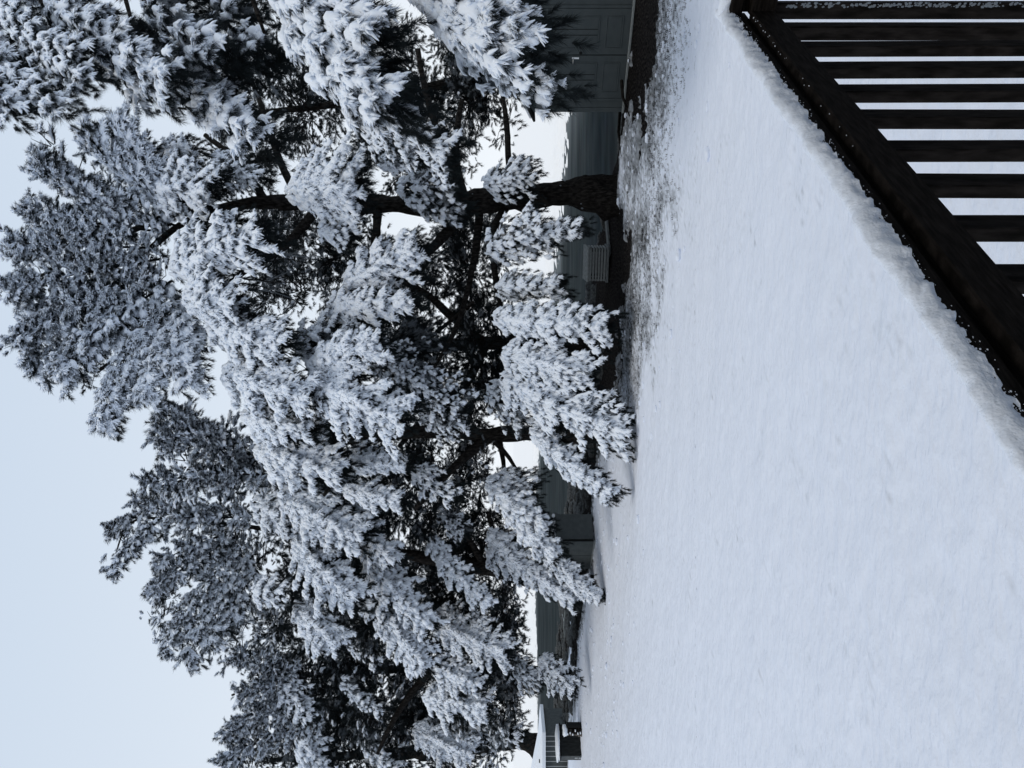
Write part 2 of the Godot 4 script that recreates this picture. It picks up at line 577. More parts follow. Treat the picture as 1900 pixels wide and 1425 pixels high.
func sheet(x0: float, x1: float, z0: float, z1: float, nx: int, nz: int, height: Callable, tint = null) -> ArrayMesh:
	var v := PackedVector3Array()
	var nn := PackedVector3Array()
	var ix := PackedInt32Array()
	v.resize((nx + 1) * (nz + 1))
	nn.resize(v.size())
	for j in nz + 1:
		var z := lerpf(z0, z1, float(j) / nz)
		for i in nx + 1:
			var x := lerpf(x0, x1, float(i) / nx)
			v[j * (nx + 1) + i] = Vector3(x, (height as Callable).call(x, z), z)
	for j in nz + 1:
		for i in nx + 1:
			var k := j * (nx + 1) + i
			var dx := v[j * (nx + 1) + mini(i + 1, nx)] - v[j * (nx + 1) + maxi(i - 1, 0)]
			var dz := v[mini(j + 1, nz) * (nx + 1) + i] - v[maxi(j - 1, 0) * (nx + 1) + i]
			var n := dz.cross(dx).normalized()
			nn[k] = n if n.y > 0.0 else -n
	ix.resize(nx * nz * 6)
	var at := 0
	for j in nz:
		for i in nx:
			var a := j * (nx + 1) + i
			var b := a + nx + 1
			for k in [a, a + 1, b, a + 1, b + 1, b]:
				ix[at] = k
				at += 1
	var arrays := []
	arrays.resize(Mesh.ARRAY_MAX)
	arrays[Mesh.ARRAY_VERTEX] = v
	arrays[Mesh.ARRAY_NORMAL] = nn
	arrays[Mesh.ARRAY_INDEX] = ix
	if tint:
		var cols := PackedColorArray()
		cols.resize(v.size())
		for k in v.size():
			cols[k] = (tint as Callable).call(v[k].x, v[k].z)
		arrays[Mesh.ARRAY_COLOR] = cols
	var m := ArrayMesh.new()
	m.add_surface_from_arrays(Mesh.PRIMITIVE_TRIANGLES, arrays)
	return m

func snow_height(x: float, z: float) -> float:
	var b := bare(x, z)
	var h := 0.055 - 0.17 * smoothstep(0.42, 0.62, b)
	h += 0.035 * noise.get_noise_2d(x * 5.0, z * 8.0) + 0.014 * fine.get_noise_2d(x * 17.0, z * 23.0) + 0.017 * fine.get_noise_2d(x * 9.0, z * 14.0) * (0.8 + smoothstep(-0.3, 0.4, b))
	return land(x, z) + h

func thin_snow(x: float, z: float) -> Color:
	# thin snow lets the grass and litter under it show through as a fine grey mottling
	var b := bare(x, z)
	var k := smoothstep(-0.35, 0.5, b + 0.5 * fine.get_noise_2d(x * 60.0, z * 60.0))
	k *= 0.82 + 0.3 * fine.get_noise_2d(x * 17.0 + 50.0, z * 21.0)
	return Color(0.765, 0.83, 0.95).lerp(Color(0.10, 0.11, 0.115), clampf(k, 0.0, 1.0))

func far_edge(x: float) -> float:
	# the far shore: nearer on the right, farther on the left
	return -(70.0 - 2.0 * x + 0.004 * x * x) if x > -18.0 else -(107.3 - 0.9 * (-18.0 - x))

func far_height(x: float, z: float) -> float:
	var s := far_edge(x) - z
	return -0.62 + 0.35 * smoothstep(-14.0, 10.0, s) - 0.16 + 0.14 * noise.get_noise_2d(x * 1.4, z * 1.0) * (1.0 - smoothstep(0.0, 30.0, s)) + 0.30 * smoothstep(-13.0, -3.0, s) * fine.get_noise_2d(x * 3.0, z * 4.5) * (1.0 - smoothstep(0.0, 30.0, s))

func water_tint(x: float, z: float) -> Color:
	# dark open water, with haze painted in as grey towards the far shore
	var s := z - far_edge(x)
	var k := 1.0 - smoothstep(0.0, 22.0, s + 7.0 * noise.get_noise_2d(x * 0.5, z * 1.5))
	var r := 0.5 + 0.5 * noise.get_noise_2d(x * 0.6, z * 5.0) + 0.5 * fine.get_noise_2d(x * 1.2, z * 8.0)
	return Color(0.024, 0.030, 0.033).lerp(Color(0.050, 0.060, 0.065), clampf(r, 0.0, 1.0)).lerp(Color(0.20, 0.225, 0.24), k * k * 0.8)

func make_ground() -> void:
	structure("ground", sheet(-300, 300, -14, 120, 30, 20, func(_x, _z): return -0.3), M.lawn)
	structure("snow_covered_lawn", sheet(-9, 10.5, -9.5, 1.0, 390, 240, snow_height, thin_snow), M.thin_snow)
	structure("snow_covered_bank", sheet(-20, 11.5, -33, -9.5, 560, 460, snow_height, thin_snow), M.thin_snow)
	structure("soil", sheet(-32, 11.5, -58, -9.0, 240, 260, func(x, z): return land(x, z) + 0.05 * fine.get_noise_2d(x * 8.0, z * 10.0) - (0.12 if z > -9.6 else 0.0)), M.soil)
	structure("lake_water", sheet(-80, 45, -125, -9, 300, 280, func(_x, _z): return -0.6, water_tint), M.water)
	structure("outer_lake_water", sheet(-300, 300, -300, -9, 4, 4, func(_x, _z): return -0.64), mat(Color(0.035, 0.042, 0.046), 1.0, 0.0))
	structure("far_snowy_shore", sheet(-80, 45, -125, -34, 420, 300, far_height), M.far_snow)
	structure("far_snowfield", sheet(-900, 900, -1500, -122, 20, 20, func(_x, _z): return -0.47), M.far_snow)

func make_grass() -> void:
	rng.seed = 77
	var st := begin()
	st.set_smooth_group(-1)
	for i in 7:
		var o := Vector3(rng.randf_range(-0.05, 0.05), 0, rng.randf_range(-0.05, 0.05))
		var tip := o + Vector3(rng.randf_range(-0.05, 0.05), rng.randf_range(0.03, 0.09), rng.randf_range(-0.05, 0.05))
		st.add_vertex(o + Vector3(-0.006, 0, 0))
		st.add_vertex(o + Vector3(0.006, 0, 0.003))
		st.add_vertex(tip)
	var blades := finish(st, false)
	var list := []
	for i in 330000:
		var x := rng.randf_range(-14.0, 11.0)
		var z := rng.randf_range(-27.0, -9.6)
		var s := z - edge_z(x)
		if s < 0.0 or s > 8.0:
			continue
		var b := bare(x, z)
		var shed := 1.25 - Vector2(x - 6.5, z + 13.0).length() / 3.6
		if x > 2.9 and z < -12.8 and x < 6.0 and rng.randf() < 0.8:
			continue
		if rng.randf() * 0.9 < maxf(b + 0.35, shed) - 0.12:
			list.append(Transform3D(Basis(Vector3.UP, rng.randf() * TAU).scaled(Vector3.ONE * rng.randf_range(0.2, 0.55)), Vector3(x, snow_height(x, z) - 0.006, z)))
	var g := scatter("grass", blades, M.grass, list, self)
	g.set_meta("label", "dark grass blades poking through the thin snow near the trees")
	g.set_meta("category", "grass")

func make_stones() -> void:
	rng.seed = 66
	var list := []
	for i in 1400:
		var x := rng.randf_range(-22.0, 4.5)
		var z := edge_z(x) - 0.2 - 20.0 * pow(rng.randf(), 1.5)
		var h := land(x, z)
		if h < -0.68 or bare(x, z) < 0.5 or (x > 1.4 and x < 4.6 and z > -22.0):
			continue
		var sz := rng.randf_range(0.08, 0.28) * (1.0 if rng.randf() < 0.8 else 1.9)
		list.append(Transform3D(Basis.from_euler(rnd() * Vector3(0.25, 3.0, 0.25)).scaled(Vector3(sz * 1.7, sz * 0.6, sz)), Vector3(x, h + sz * 0.1, z)))
	var g := scatter("stones", crumb_mesh, M.rock, list, self)
	g.set_meta("label", "dark stones strewn over the bare bank between lawn and water")
	g.set_meta("category", "stones")

func make_clumps() -> void:
	rng.seed = 55
	var list := []
	for i in 700:
		var x := rng.randf_range(-11.0, 8.0)
		var z := edge_z(x) + 9.0 * pow(rng.randf(), 1.7) + 0.4
		if z > -8.0:
			continue
		var sz := rng.randf_range(0.02, 0.07) * (1.0 if rng.randf() < 0.85 else 1.7)
		list.append(Transform3D(Basis.from_euler(rnd() * Vector3(0.3, 3.0, 0.3)).scaled(Vector3(sz * 1.4, sz * 0.7, sz)), Vector3(x, (snow_height(x, z)) + sz * 0.08, z)))
	var g := scatter("snow_clumps", crumb_mesh, M.lawn, list, self)
	g.set_meta("label", "small clumps of snow fallen from the pines onto the lawn")
	g.set_meta("category", "snow")

func rock_mesh(s: Vector3, seed_: int) -> ArrayMesh:
	var st := begin()
	var nu := 14
	var nv := 8
	st.set_smooth_group(0)
	var ring := []
	for j in nv + 1:
		var row := []
		for i in nu:
			var th := PI * j / nv
			var ph := TAU * i / nu
			var e := Vector3(sin(th) * cos(ph), cos(th), sin(th) * sin(ph))
			var sq := e / pow(pow(absf(e.x), 4) + pow(absf(e.y), 4) + pow(absf(e.z), 4), 0.25)
			var p := e.lerp(sq, 0.75)
			p *= 1.0 + 0.35 * noise.get_noise_3d(e.x * 12 + seed_ * 31, e.y * 12, e.z * 12)
			row.append(p * s * 0.5)
		ring.append(row)
	for j in nv:
		for i in nu:
			var n := (i + 1) % nu
			quad(st, ring[j][i], ring[j][n], ring[j + 1][n], ring[j + 1][i])
	return finish(st)

# ---------------------------------------------------------------- deck railing

func make_railing() -> void:
	var q0 := Vector3(0.902, EYE - 0.664, -1.846)
	var dir := Vector3(0.669, 0, -0.743).normalized()
	var outw := Vector3(-0.743, 0, -0.669).normalized()
	var b := Basis(dir, Vector3.UP, dir.cross(Vector3.UP))   # x along the rail, z towards the deck
	var r := thing("deck_railing", "black wooden deck railing capped with a ridge of snow", "railing", Vector3(q0.x, 0.83, q0.z))
	r.basis = b
	var y0 := q0.y - 0.83
	# along x: corner at +0.10, runs back past the camera
	var long := 3.0
	var mid := 0.06 - long / 2
	put("cap_rail", box_mesh(Vector3(long + 0.06, 0.031, 0.028), 0.004), M.railwood, r, Vector3(mid + 0.03, y0 + 0.0935, -0.024))
	put("under_rail", box_mesh(Vector3(long + 0.05, 0.016, 0.018), 0.0), M.railwood, r, Vector3(mid + 0.025, y0 + 0.070, -0.028))
	put("top_rail", box_mesh(Vector3(long, 0.064, 0.034), 0.003), M.railwood, r, Vector3(mid, y0 + 0.030, -0.017))
	put("bottom_rail", box_mesh(Vector3(long, 0.07, 0.034), 0.003), M.railwood, r, Vector3(mid, 0.09, -0.017))
	rng.seed = 9
	var bal := box_mesh(Vector3(0.044, y0 - 0.03, 0.025), 0.002)
	for i in 22:
		var x := -0.083 - 0.1408 * i
		var o := put("baluster", bal, M.wood, r, Vector3(x + rng.randf_range(-0.002, 0.002), (y0 - 0.03) / 2 + 0.03, -0.046))
		o.rotation = Vector3(rng.randf_range(-0.004, 0.004), rng.randf_range(-0.03, 0.03), rng.randf_range(-0.003, 0.003))
	put("corner_post", box_mesh(Vector3(0.040, y0 + 0.90, 0.036), 0.004), M.wood, r, Vector3(0.095, (y0 - 0.90) / 2 + 0.078, -0.060))
	# the second run turns the corner
	put("cap_rail", box_mesh(Vector3(0.05, 0.031, 1.4), 0.004), M.railwood, r, Vector3(0.095, y0 + 0.0935, 0.69))
	put("top_rail", box_mesh(Vector3(0.034, 0.064, 1.46), 0.003), M.railwood, r, Vector3(0.075, y0 + 0.030, 0.72))
	put("under_rail", box_mesh(Vector3(0.018, 0.016, 1.46)), M.railwood, r, Vector3(0.095, y0 + 0.070, 0.72))
	for i in 8:
		put("baluster", box_mesh(Vector3(0.022, y0 - 0.03, 0.039), 0.002), M.wood, r, Vector3(0.094, (y0 - 0.03) / 2 + 0.03, -0.008 + 0.1245 * i))
	# the ridge of snow on the cap, ragged along its lower edge
	for run in 2:
		var st := begin()
		st.set_smooth_group(0)
		var n := 620 if run == 0 else 200
		var m := 22
		var rows := []
		for i in n + 1:
			var t := float(i) / n
			var row := []
			for k in m + 1:
				var an := PI * (float(k) / m * 1.16 - 0.08)
				var xx := (0.125 - 2.6 * t) if run == 0 else 0.105
				var zz := -0.024 if run == 0 else (-0.03 + 1.3 * t)
				var key := Vector3(xx, cos(an) * 0.03, zz + sin(an) * 0.03)
				var big := noise.get_noise_3d(key.x * 22.0 + run * 50, key.y * 20.0, key.z * 22.0)
				var small := fine.get_noise_3d(key.x * 130.0, key.y * 150.0 + run * 9, key.z * 130.0)
				var low := 1.0 - sin(clampf(an, 0, PI))
				var rr := 1.0 + 0.24 * big + (0.12 + 0.38 * pow(low, 2.0)) * small
				var hgt := 0.024 * (1.0 + 0.40 * noise.get_noise_1d(xx * 40.0 + zz * 40.0) + 0.20 * fine.get_noise_1d(xx * 60.0 + zz * 60.0))
				var off := cos(an) * 0.0165 * rr
				var up := sin(an) * hgt * rr - 0.002
				row.append(Vector3(xx, y0 + 0.109 + up, zz + off) if run == 0 else Vector3(xx + off, y0 + 0.109 + up, zz))
			rows.append(row)
		for i in n:
			for k in m:
				quad(st, rows[i][k], rows[i][k + 1], rows[i + 1][k + 1], rows[i + 1][k])
		put("snow_cap", finish(st), M.railsnow, r)
	# crumbs of snow on the ledge and at the foot of the ridge
	var crumb := rock_mesh(Vector3.ONE, 4)
	var list := []
	for i in 2600:
		var x := 0.06 - 2.2 * pow(rng.randf(), 1.3)
		var s := rng.randf_range(0.0007, 0.0023)
		list.append(Transform3D(Basis.from_euler(rnd() * 3.0).scaled(Vector3(s, s, s) * Vector3(1.3, 0.9, 1.0)), Vector3(x, y0 + 0.1085 - rng.randf() * rng.randf() * 0.022, -0.0105 + rng.randf_range(-0.002, 0.001))))
	for i in 26:
		var x := 0.02 - 0.75 * pow(rng.randf(), 1.6)
		var s := rng.randf_range(0.0010, 0.0028)
		list.append(Transform3D(Basis.from_euler(rnd() * 3.0).scaled(Vector3(s * 1.5, s * 0.8, s)), Vector3(x, y0 + 0.063 + s * 0.2, rng.randf_range(-0.010, 0.0))))
	var rime := []
	for i in 260:
		var s := rng.randf_range(0.002, 0.006)
		rime.append(Transform3D(Basis.from_euler(rnd() * 3.0).scaled(Vector3(s * 0.5, s * 1.5, s)), Vector3(0.0835, rng.randf_range(0.1, y0 - 0.03), 0.008 + rng.randf_range(-0.006, 0.004))))
	scatter("snow_crumbs", crumb, M.railsnow, list, r)
	scatter("rime", crumb, M.frost, rime, r)

# ---------------------------------------------------------------- sheds and small things

func make_shed() -> void:
	var at := Vector3(5.78, 0, -15.9)
	var along := Vector3(0.733, 0, 0.68).normalized()     # along the gable front, to the right and nearer
	var b := Basis(along, Vector3.UP, along.cross(Vector3.UP))
	var s := thing("garden_shed", "dark grey garden shed with double doors and low gable roof", "shed", at)
	s.basis = b
	# local: x along the front from the left corner, z outward to the yard
	var w := 2.5
	var deep := 2.4
	var hh := 1.93
	var rise := 0.62
	var st := begin()
	st.set_smooth_group(-1)
	var f := [Vector3(0, 0, 0), Vector3(w, 0, 0), Vector3(w, hh, 0), Vector3(w / 2, hh + rise, 0), Vector3(0, hh, 0)]
	var k := []
	for p in f:
		k.append(p + Vector3(0, 0, -deep))
	for tri in [[0, 2, 1], [0, 4, 2], [4, 3, 2]]:
		for i in tri:
			st.add_vertex(f[i])
		for i in [tri[0], tri[2], tri[1]]:
			st.add_vertex(k[i])
	quad(st, f[0], k[0], k[4], f[4])
	quad(st, f[1], f[2], k[2], k[1])
	put("wall", finish(st, false), M.shed, s)
	for side in [0, 1]:
		st = begin()
		var sg := 1.0 if side == 0 else -1.0
		var len_ := Vector2(w / 2 + 0.16, rise * (w / 2 + 0.16) / (w / 2)).length()
		var ang := atan2(rise, w / 2) * sg
		var c := Vector3(w / 4 - 0.08 if side == 0 else w * 0.75 + 0.08, hh + rise / 2 - 0.02, -deep / 2 + 0.02)
		box(st, c + Vector3(0, 0.03, 0), Vector3(len_, 0.05, deep + 0.24), Basis(Vector3.BACK, ang), 0.01)
		put("roof", finish(st, false), M.roof, s)
		st = begin()
		box(st, c + Vector3(0, 0.085, -0.02), Vector3(len_ - 0.08, 0.06, deep + 0.1), Basis(Vector3.BACK, ang), 0.02)
		put("roof_snow", finish(st, false), M.snow, s)
	# corner boards, frame of the doors, plinth
	for x in [0.045, 2.455]:
		put("corner_board", box_mesh(Vector3(0.09, hh - 0.02, 0.02), 0.004), M.shed, s, Vector3(x, hh / 2, 0.012))
	put("plinth", box_mesh(Vector3(w + 0.02, 0.05, 0.06), 0.01), M.grey_board, s, Vector3(w / 2, 0.03, 0.03))
	for x in [0.27, 2.08]:
		put("door_frame", box_mesh(Vector3(0.05, 1.86, 0.03), 0.004), M.shed, s, Vector3(x, 0.98, 0.016))
	for i in 2:
		var x := 0.735 if i == 0 else 1.615
		var door := put("door", box_mesh(Vector3(0.862, 1.82, 0.03), 0.004), M.shed, s, Vector3(x, 0.97, 0.017))
		for pn in [[0.29, 0.33, 0.45], [0.93, 0.33, 1.16]]:
			# raised mouldings round a lower and an upper panel
			var lowp: float = 0.14 if pn[0] < 0.5 else 0.60
			var highp: float = 0.46 if pn[0] < 0.5 else 1.68
			var m := begin()
			var cy := (lowp + highp) / 2 - 0.91
			for e in [-1.0, 1.0]:
				box(m, Vector3(e * 0.30, cy, 0.019), Vector3(0.018, highp - lowp, 0.012), Basis.IDENTITY, 0.004)
				box(m, Vector3(0, cy + e * (highp - lowp) / 2, 0.019), Vector3(0.582, 0.018, 0.012), Basis.IDENTITY, 0.004)
			put("panel_moulding", finish(m, false), M.shed, door)
			put("panel", box_mesh(Vector3(0.56, highp - lowp - 0.05, 0.008), 0.002), M.shed, door, Vector3(0, cy, 0.018))
			if highp > 1.0:
				for e in [-0.055, 0.055]:
					put("panel_groove", box_mesh(Vector3(0.012, highp - lowp - 0.06, 0.004), 0.0), M.shed_line, door, Vector3(e, cy, 0.0225))
	put("door_gap", box_mesh(Vector3(0.016, 1.82, 0.006), 0.0), M.shed_line, s, Vector3(1.175, 0.97, 0.006))
	var h := begin()
	box(h, Vector3(1.12, 1.10, 0.05), Vector3(0.035, 0.14, 0.012), Basis.IDENTITY, 0.004)
	tube(h, [Vector3(1.12, 1.14, 0.055), Vector3(1.12, 1.145, 0.085), Vector3(1.02, 1.15, 0.09)], [0.010, 0.011, 0.009], 8)
	put("handle", finish(h, false), M.metal, s)
	put("latch", rock_mesh(Vector3(0.05, 0.06, 0.04), 3), M.roof, s, Vector3(1.22, 1.0, 0.045))

func make_unseen_house() -> void:
	# unseen wall and eave, added behind the camera to shade rail and near lawn
	var along := Vector3(0.669, 0, -0.743).normalized()
	var h := thing("unseen_house", "unseen grey clapboard wall behind the black-railed deck, added for its shade", "unseen_house", Vector3(3.3, -0.3, 0.31))
	h.basis = Basis(along, Vector3.UP, along.cross(Vector3.UP))
	put("wall", box_mesh(Vector3(12, 6.2, 0.25)), M.box_wall, h, Vector3(-1.0, 3.1, 0.3))
	for i in 40:
		var bd := put("clapboard", box_mesh(Vector3(12, 0.16, 0.02), 0.004), M.shed, h, Vector3(-1.0, 0.12 + 0.152 * i, 0.165))
		bd.rotation.x = -0.05
	put("eave", box_mesh(Vector3(12.6, 0.22, 1.1), 0.02), M.roof, h, Vector3(-1.0, 6.3, 0.0))
	put("roof_snow", box_mesh(Vector3(12.6, 0.2, 1.1), 0.06), M.snow, h, Vector3(-1.0, 6.52, 0.0))

func make_small_things() -> void:
	# slatted crate under the main pine's left boughs
	var base := spot(1126, 488, 18.3)
	base.y = land(base.x, base.z) + 0.02
	var c := thing("slatted_crate", "low grey slatted crate with a sloping lid on the bank", "crate", base)
	c.rotation.y = -0.32
	var slat := box_mesh(Vector3(0.78, 0.045, 0.025), 0.005)
	var slat_side := box_mesh(Vector3(0.025, 0.045, 0.46), 0.005)
	rng.seed = 12
	for i in 6:
		var y := 0.10 + i * 0.068
		put("slat", slat, M.grey_board, c, Vector3(rng.randf_range(-0.006, 0.006), y, 0.25))
		put("slat", slat_side, M.grey_board, c, Vector3(0.39, y + 0.003, 0.0))
		put("slat", slat_side, M.grey_board, c, Vector3(-0.39, y + 0.003, 0.0))
		put("slat", slat, M.grey_board, c, Vector3(0, y, -0.25))
	for x in [-0.33, 0.33]:
		for z in [-0.215, 0.215]:
			put("corner_post", box_mesh(Vector3(0.05, 0.46, 0.05), 0.005), M.dark_wall, c, Vector3(x, 0.25, z))
	put("base_board", box_mesh(Vector3(0.86, 0.06, 0.56), 0.01), M.slab, c, Vector3(0, 0.03, 0))
	var lid := put("lid", box_mesh(Vector3(0.84, 0.05, 0.54), 0.012), M.grey_board, c, Vector3(0, 0.52, 0))
	lid.rotation.x = 0.12
	# pale plank lying on the bank beside it
	var pl := thing("plank", "pale snow-dusted plank lying on the bank beside the slatted crate", "plank", spot(1130, 425, 18.6))
	pl.position.y = land(pl.position.x, pl.position.z) + 0.06
	pl.rotation.y = 0.55
	put("board", box_mesh(Vector3(1.7, 0.06, 0.22), 0.01), M.slab, pl)
	# grey storage box
	var bx := thing("storage_box", "grey panelled storage box with a black corner seam standing on the bank", "storage box", Vector3(-4.37, 0, -20.9))
	bx.position.y = land(-4.4, -21.5) + 0.1
	var left := Vector3(-1.06, 0, -1.15).normalized()
	bx.basis = Basis(left, Vector3.UP, left.cross(Vector3.UP))
	# local: x along the left face, z < 0 goes back along the right face
	var hgt := 1.0
	var sgn := -1.0 if (bx.basis.z.z > 0.0) else 1.0
	put("panel", box_mesh(Vector3(0.76, hgt, 0.05), 0.006), M.box_wall, bx, Vector3(0.40, hgt / 2, 0))
	put("panel", box_mesh(Vector3(0.74, hgt, 0.05), 0.006), M.box_wall, bx, Vector3(1.17, hgt / 2, 0))
	put("panel", box_mesh(Vector3(0.05, hgt, 0.8), 0.006), M.box_wall, bx, Vector3(-0.02, hgt / 2, sgn * 0.44))
	put("panel", box_mesh(Vector3(0.05, hgt, 0.8), 0.006), M.box_wall, bx, Vector3(1.57, hgt / 2, sgn * 0.44))
	put("panel", box_mesh(Vector3(1.5, hgt, 0.05), 0.006), M.box_wall, bx, Vector3(0.78, hgt / 2, sgn * 0.86))
	put("corner_seam", box_mesh(Vector3(0.03, hgt, 0.03), 0.0), M.shed_line, bx, Vector3(0.0, hgt / 2, sgn * 0.01))
	put("lid", box_mesh(Vector3(1.66, 0.05, 0.95), 0.01), M.box_wall, bx, Vector3(0.78, hgt + 0.026, sgn * 0.42))
	put("lid_snow", box_mesh(Vector3(1.60, 0.08, 0.90), 0.03), M.snow, bx, Vector3(0.78, hgt + 0.09, sgn * 0.42))
	put("skid", box_mesh(Vector3(1.62, 0.06, 0.07), 0.01), M.grey_board, bx, Vector3(0.78, -0.03, -sgn * 0.02))
	put("skid", box_mesh(Vector3(1.62, 0.06, 0.07), 0.01), M.grey_board, bx, Vector3(0.78, -0.03, sgn * 0.8))
	# low bin with a snow-covered lid, far left
	var bin := thing("low_bin", "low dark bin with a snow-covered lid and two white panels", "bin", spot(1079, 1402, 25.0))
	bin.position.y = -0.0
	bin.rotation.y = -0.93
	var bh := 0.74
	for i in 7:
		put("side_board", box_mesh(Vector3(0.03, bh, 0.128), 0.008), M.dark_wall, bin, Vector3(0, bh / 2, -0.07 - 0.131 * i))
	for i in 5:
		put("front_board", box_mesh(Vector3(0.118, bh, 0.03), 0.008), M.light_wall, bin, Vector3(-0.075 - 0.121 * i, bh / 2, 0.012))
	put("back_wall", box_mesh(Vector3(0.62, bh, 0.03)), M.dark_wall, bin, Vector3(-0.31, bh / 2, -0.95))
	put("side_wall", box_mesh(Vector3(0.03, bh, 0.95)), M.dark_wall, bin, Vector3(-0.64, bh / 2, -0.47))
	put("lid", box_mesh(Vector3(0.80, 0.03, 1.08), 0.006), M.roof, bin, Vector3(-0.30, bh + 0.02, -0.46))
	put("lid_snow", rock_mesh(Vector3(0.86, 0.16, 1.16), 8), M.snow, bin, Vector3(-0.30, bh + 0.08, -0.46))
	for y in [0.09, 0.22]:
		put("white_panel", box_mesh(Vector3(0.10, 0.10, 0.01), 0.002), M.label_panel, bin, Vector3(-0.24, y, 0.034))
	# firewood under a cap of snow
	var fw := thing("firewood_stack", "short firewood stack under a rounded cap of snow", "firewood", spot(1080, 1355, 25.0))
	fw.position.y = 0.02
	rng.seed = 21
	for i in 18:
		var r := rng.randf_range(0.035, 0.05)
		var st := begin()
		tube(st, [Vector3(0, 0, -0.16), Vector3(0, 0, 0.15), Vector3(0, 0, 0.16)], [r, r, r * 0.9], 8, 0.2)
		put("log", finish(st), M.bark if i % 3 else M.log_end, fw, Vector3(-0.09 + 0.09 * (i % 3) + rng.randf_range(-0.01, 0.01), 0.05 + 0.088 * (i / 3), rng.randf_range(-0.03, 0.03)))
	for i in 6:
		put("log_snow", rock_mesh(Vector3(0.08, 0.04, 0.08), i), M.snow, fw, Vector3(rng.randf_range(-0.1, 0.06), 0.09 + 0.085 * i, 0.15))
	put("snow_cap", rock_mesh(Vector3(0.36, 0.15, 0.40), 5), M.snow, fw, Vector3(0, 0.60, 0))
	put("post", box_mesh(Vector3(0.07, 0.52, 0.3), 0.01), M.roof, fw, Vector3(0.18, 0.27, 0))
	# neighbour's boathouse behind
	var bt := thing("boathouse", "low board-and-batten boathouse with a snowy roof behind the left bin", "boathouse", spot(1060, 1420, 32.0))
	bt.position.y = -0.9
	var bw := 1.85
	put("wall", box_mesh(Vector3(6.0, bw, 2.4)), M.box_wall, bt, Vector3(-1.6, bw / 2, -1.2))
	for i in 16:
		put("batten", box_mesh(Vector3(0.035, bw, 0.02), 0.004), M.label_panel, bt, Vector3(1.25 - 0.215 * i * 1.0, bw / 2, 0.011))
	var rf := begin()
	rf.set_smooth_group(-1)
	var e0 := Vector3(1.5, bw, 0.2)
	var e1 := Vector3(-4.8, bw, 0.2)
	var r0 := Vector3(0.9, bw + 0.14, -1.2)
	var r1 := Vector3(-4.8, bw + 1.25, -1.2)
	var k0 := Vector3(1.5, bw, -2.6)
	var k1 := Vector3(-4.8, bw, -2.6)
	var up := Vector3(0, 0.14, 0)
	quad(rf, e0 + up, r0 + up, r1 + up, e1 + up)
	quad(rf, r0 + up, k0 + up, k1 + up, r1 + up)
	quad(rf, e0, e0 + up, e1 + up, e1)
	quad(rf, k0, k1, k1 + up, k0 + up)
	for tri in [[e0, k0, r0], [e0 + up, r0 + up, k0 + up], [e1, r1, k1], [e1 + up, k1 + up, r1 + up]]:
		for p in tri:
			rf.add_vertex(p)
	quad(rf, e0, k0, k0 + up, e0 + up)
	put("roof", finish(rf, false), M.snow, bt)
	var wn := put("window", box_mesh(Vector3(0.16, 0.14, 0.05), 0.005), M.dark_wall, bt, Vector3(0.22, bw + 0.21, 0.06))
	put("pane", box_mesh(Vector3(0.12, 0.10, 0.01), 0.0), M.window, wn, Vector3(0, 0, 0.028))
	# rocks and slabs along the bank
	rng.seed = 33
	var spots := [V(1098, 905), V(1088, 935), V(1078, 950), V(1092, 955), V(1072, 915), V(1098, 655), V(1097, 690), V(1098, 715), V(1094, 735), V(1108, 640), V(1115, 575), V(1112, 560),
		V(1138, 400), V(1120, 350), V(1128, 300), V(1135, 255), V(1060, 1150), V(1066, 1180), V(1058, 1170), V(1072, 1260), V(1075, 1300), V(1050, 1120)]
	var looks := ["flat grey shore rock left of the storage box's dark face", "layered shore rock beside the storage box", "upper ledge rock behind the storage box", "low ledge rock by the storage box foot", "farthest ledge rock beyond the storage box",
		"pale stone slab beside the low snowy boughs", "second pale stone slab in the slab row", "middle pale stone slab under the bough tip", "leftmost pale stone slab in the slab row", "first pale stone slab of the row, nearest the crate",
		"dark shore rock left of the slatted crate", "small dark rock between crate and slab row", "rock at the left foot of the main trunk", "rock right behind the main trunk", "rock between main trunk and shed", "rock near the shed corner",
		"dark rock on the far left bank among driftwood", "second dark rock among the driftwood", "small rock topping the driftwood pile", "rock by the low snowy bough on the left bank", "rock near the firewood stack", "rock right of the driftwood"]
	for i in spots.size():
		var p: Vector2 = spots[i]
		var pale := i >= 5 and i <= 9
		var d := 2.6 * FOCAL / (p.x - 950.0)
		var at := spot(p.x, p.y, d)
		at.y = land(at.x, at.z) + 0.03
		var s := Vector3(rng.randf_range(0.6, 1.1), rng.randf_range(0.22, 0.4), rng.randf_range(0.5, 0.9)) if not pale else Vector3(0.62, 0.3, 0.5)
		var o := put(numbered("shore_rock" if not pale else "stone_slab"), rock_mesh(s, i + 40), M.slab if pale else M.rock, self, at)
		o.rotation.y = rng.randf_range(-0.5, 0.5)
		o.set_meta("label", looks[i])
		o.set_meta("category", "rock" if not pale else "stone slab")
		o.set_meta("group", "rocks along the bank" if not pale else "row of pale slabs along the bank")
	# driftwood and fallen sticks
	var sticks := [[V(1040, 1140), V(1062, 1185), "long bare driftwood branch on the left bank"], [V(1052, 1132), V(1050, 1190), "straight driftwood stick across the left bank"], [V(1096, 1010), V(1106, 1052), "bare stick leaning on the storage box skid"],
		[V(1150, 205), V(1165, 290), "fallen stick on the bare ground by the shed corner"], [V(1172, 150), V(1180, 215), "dark stick on the bare ground before the shed doors"]]
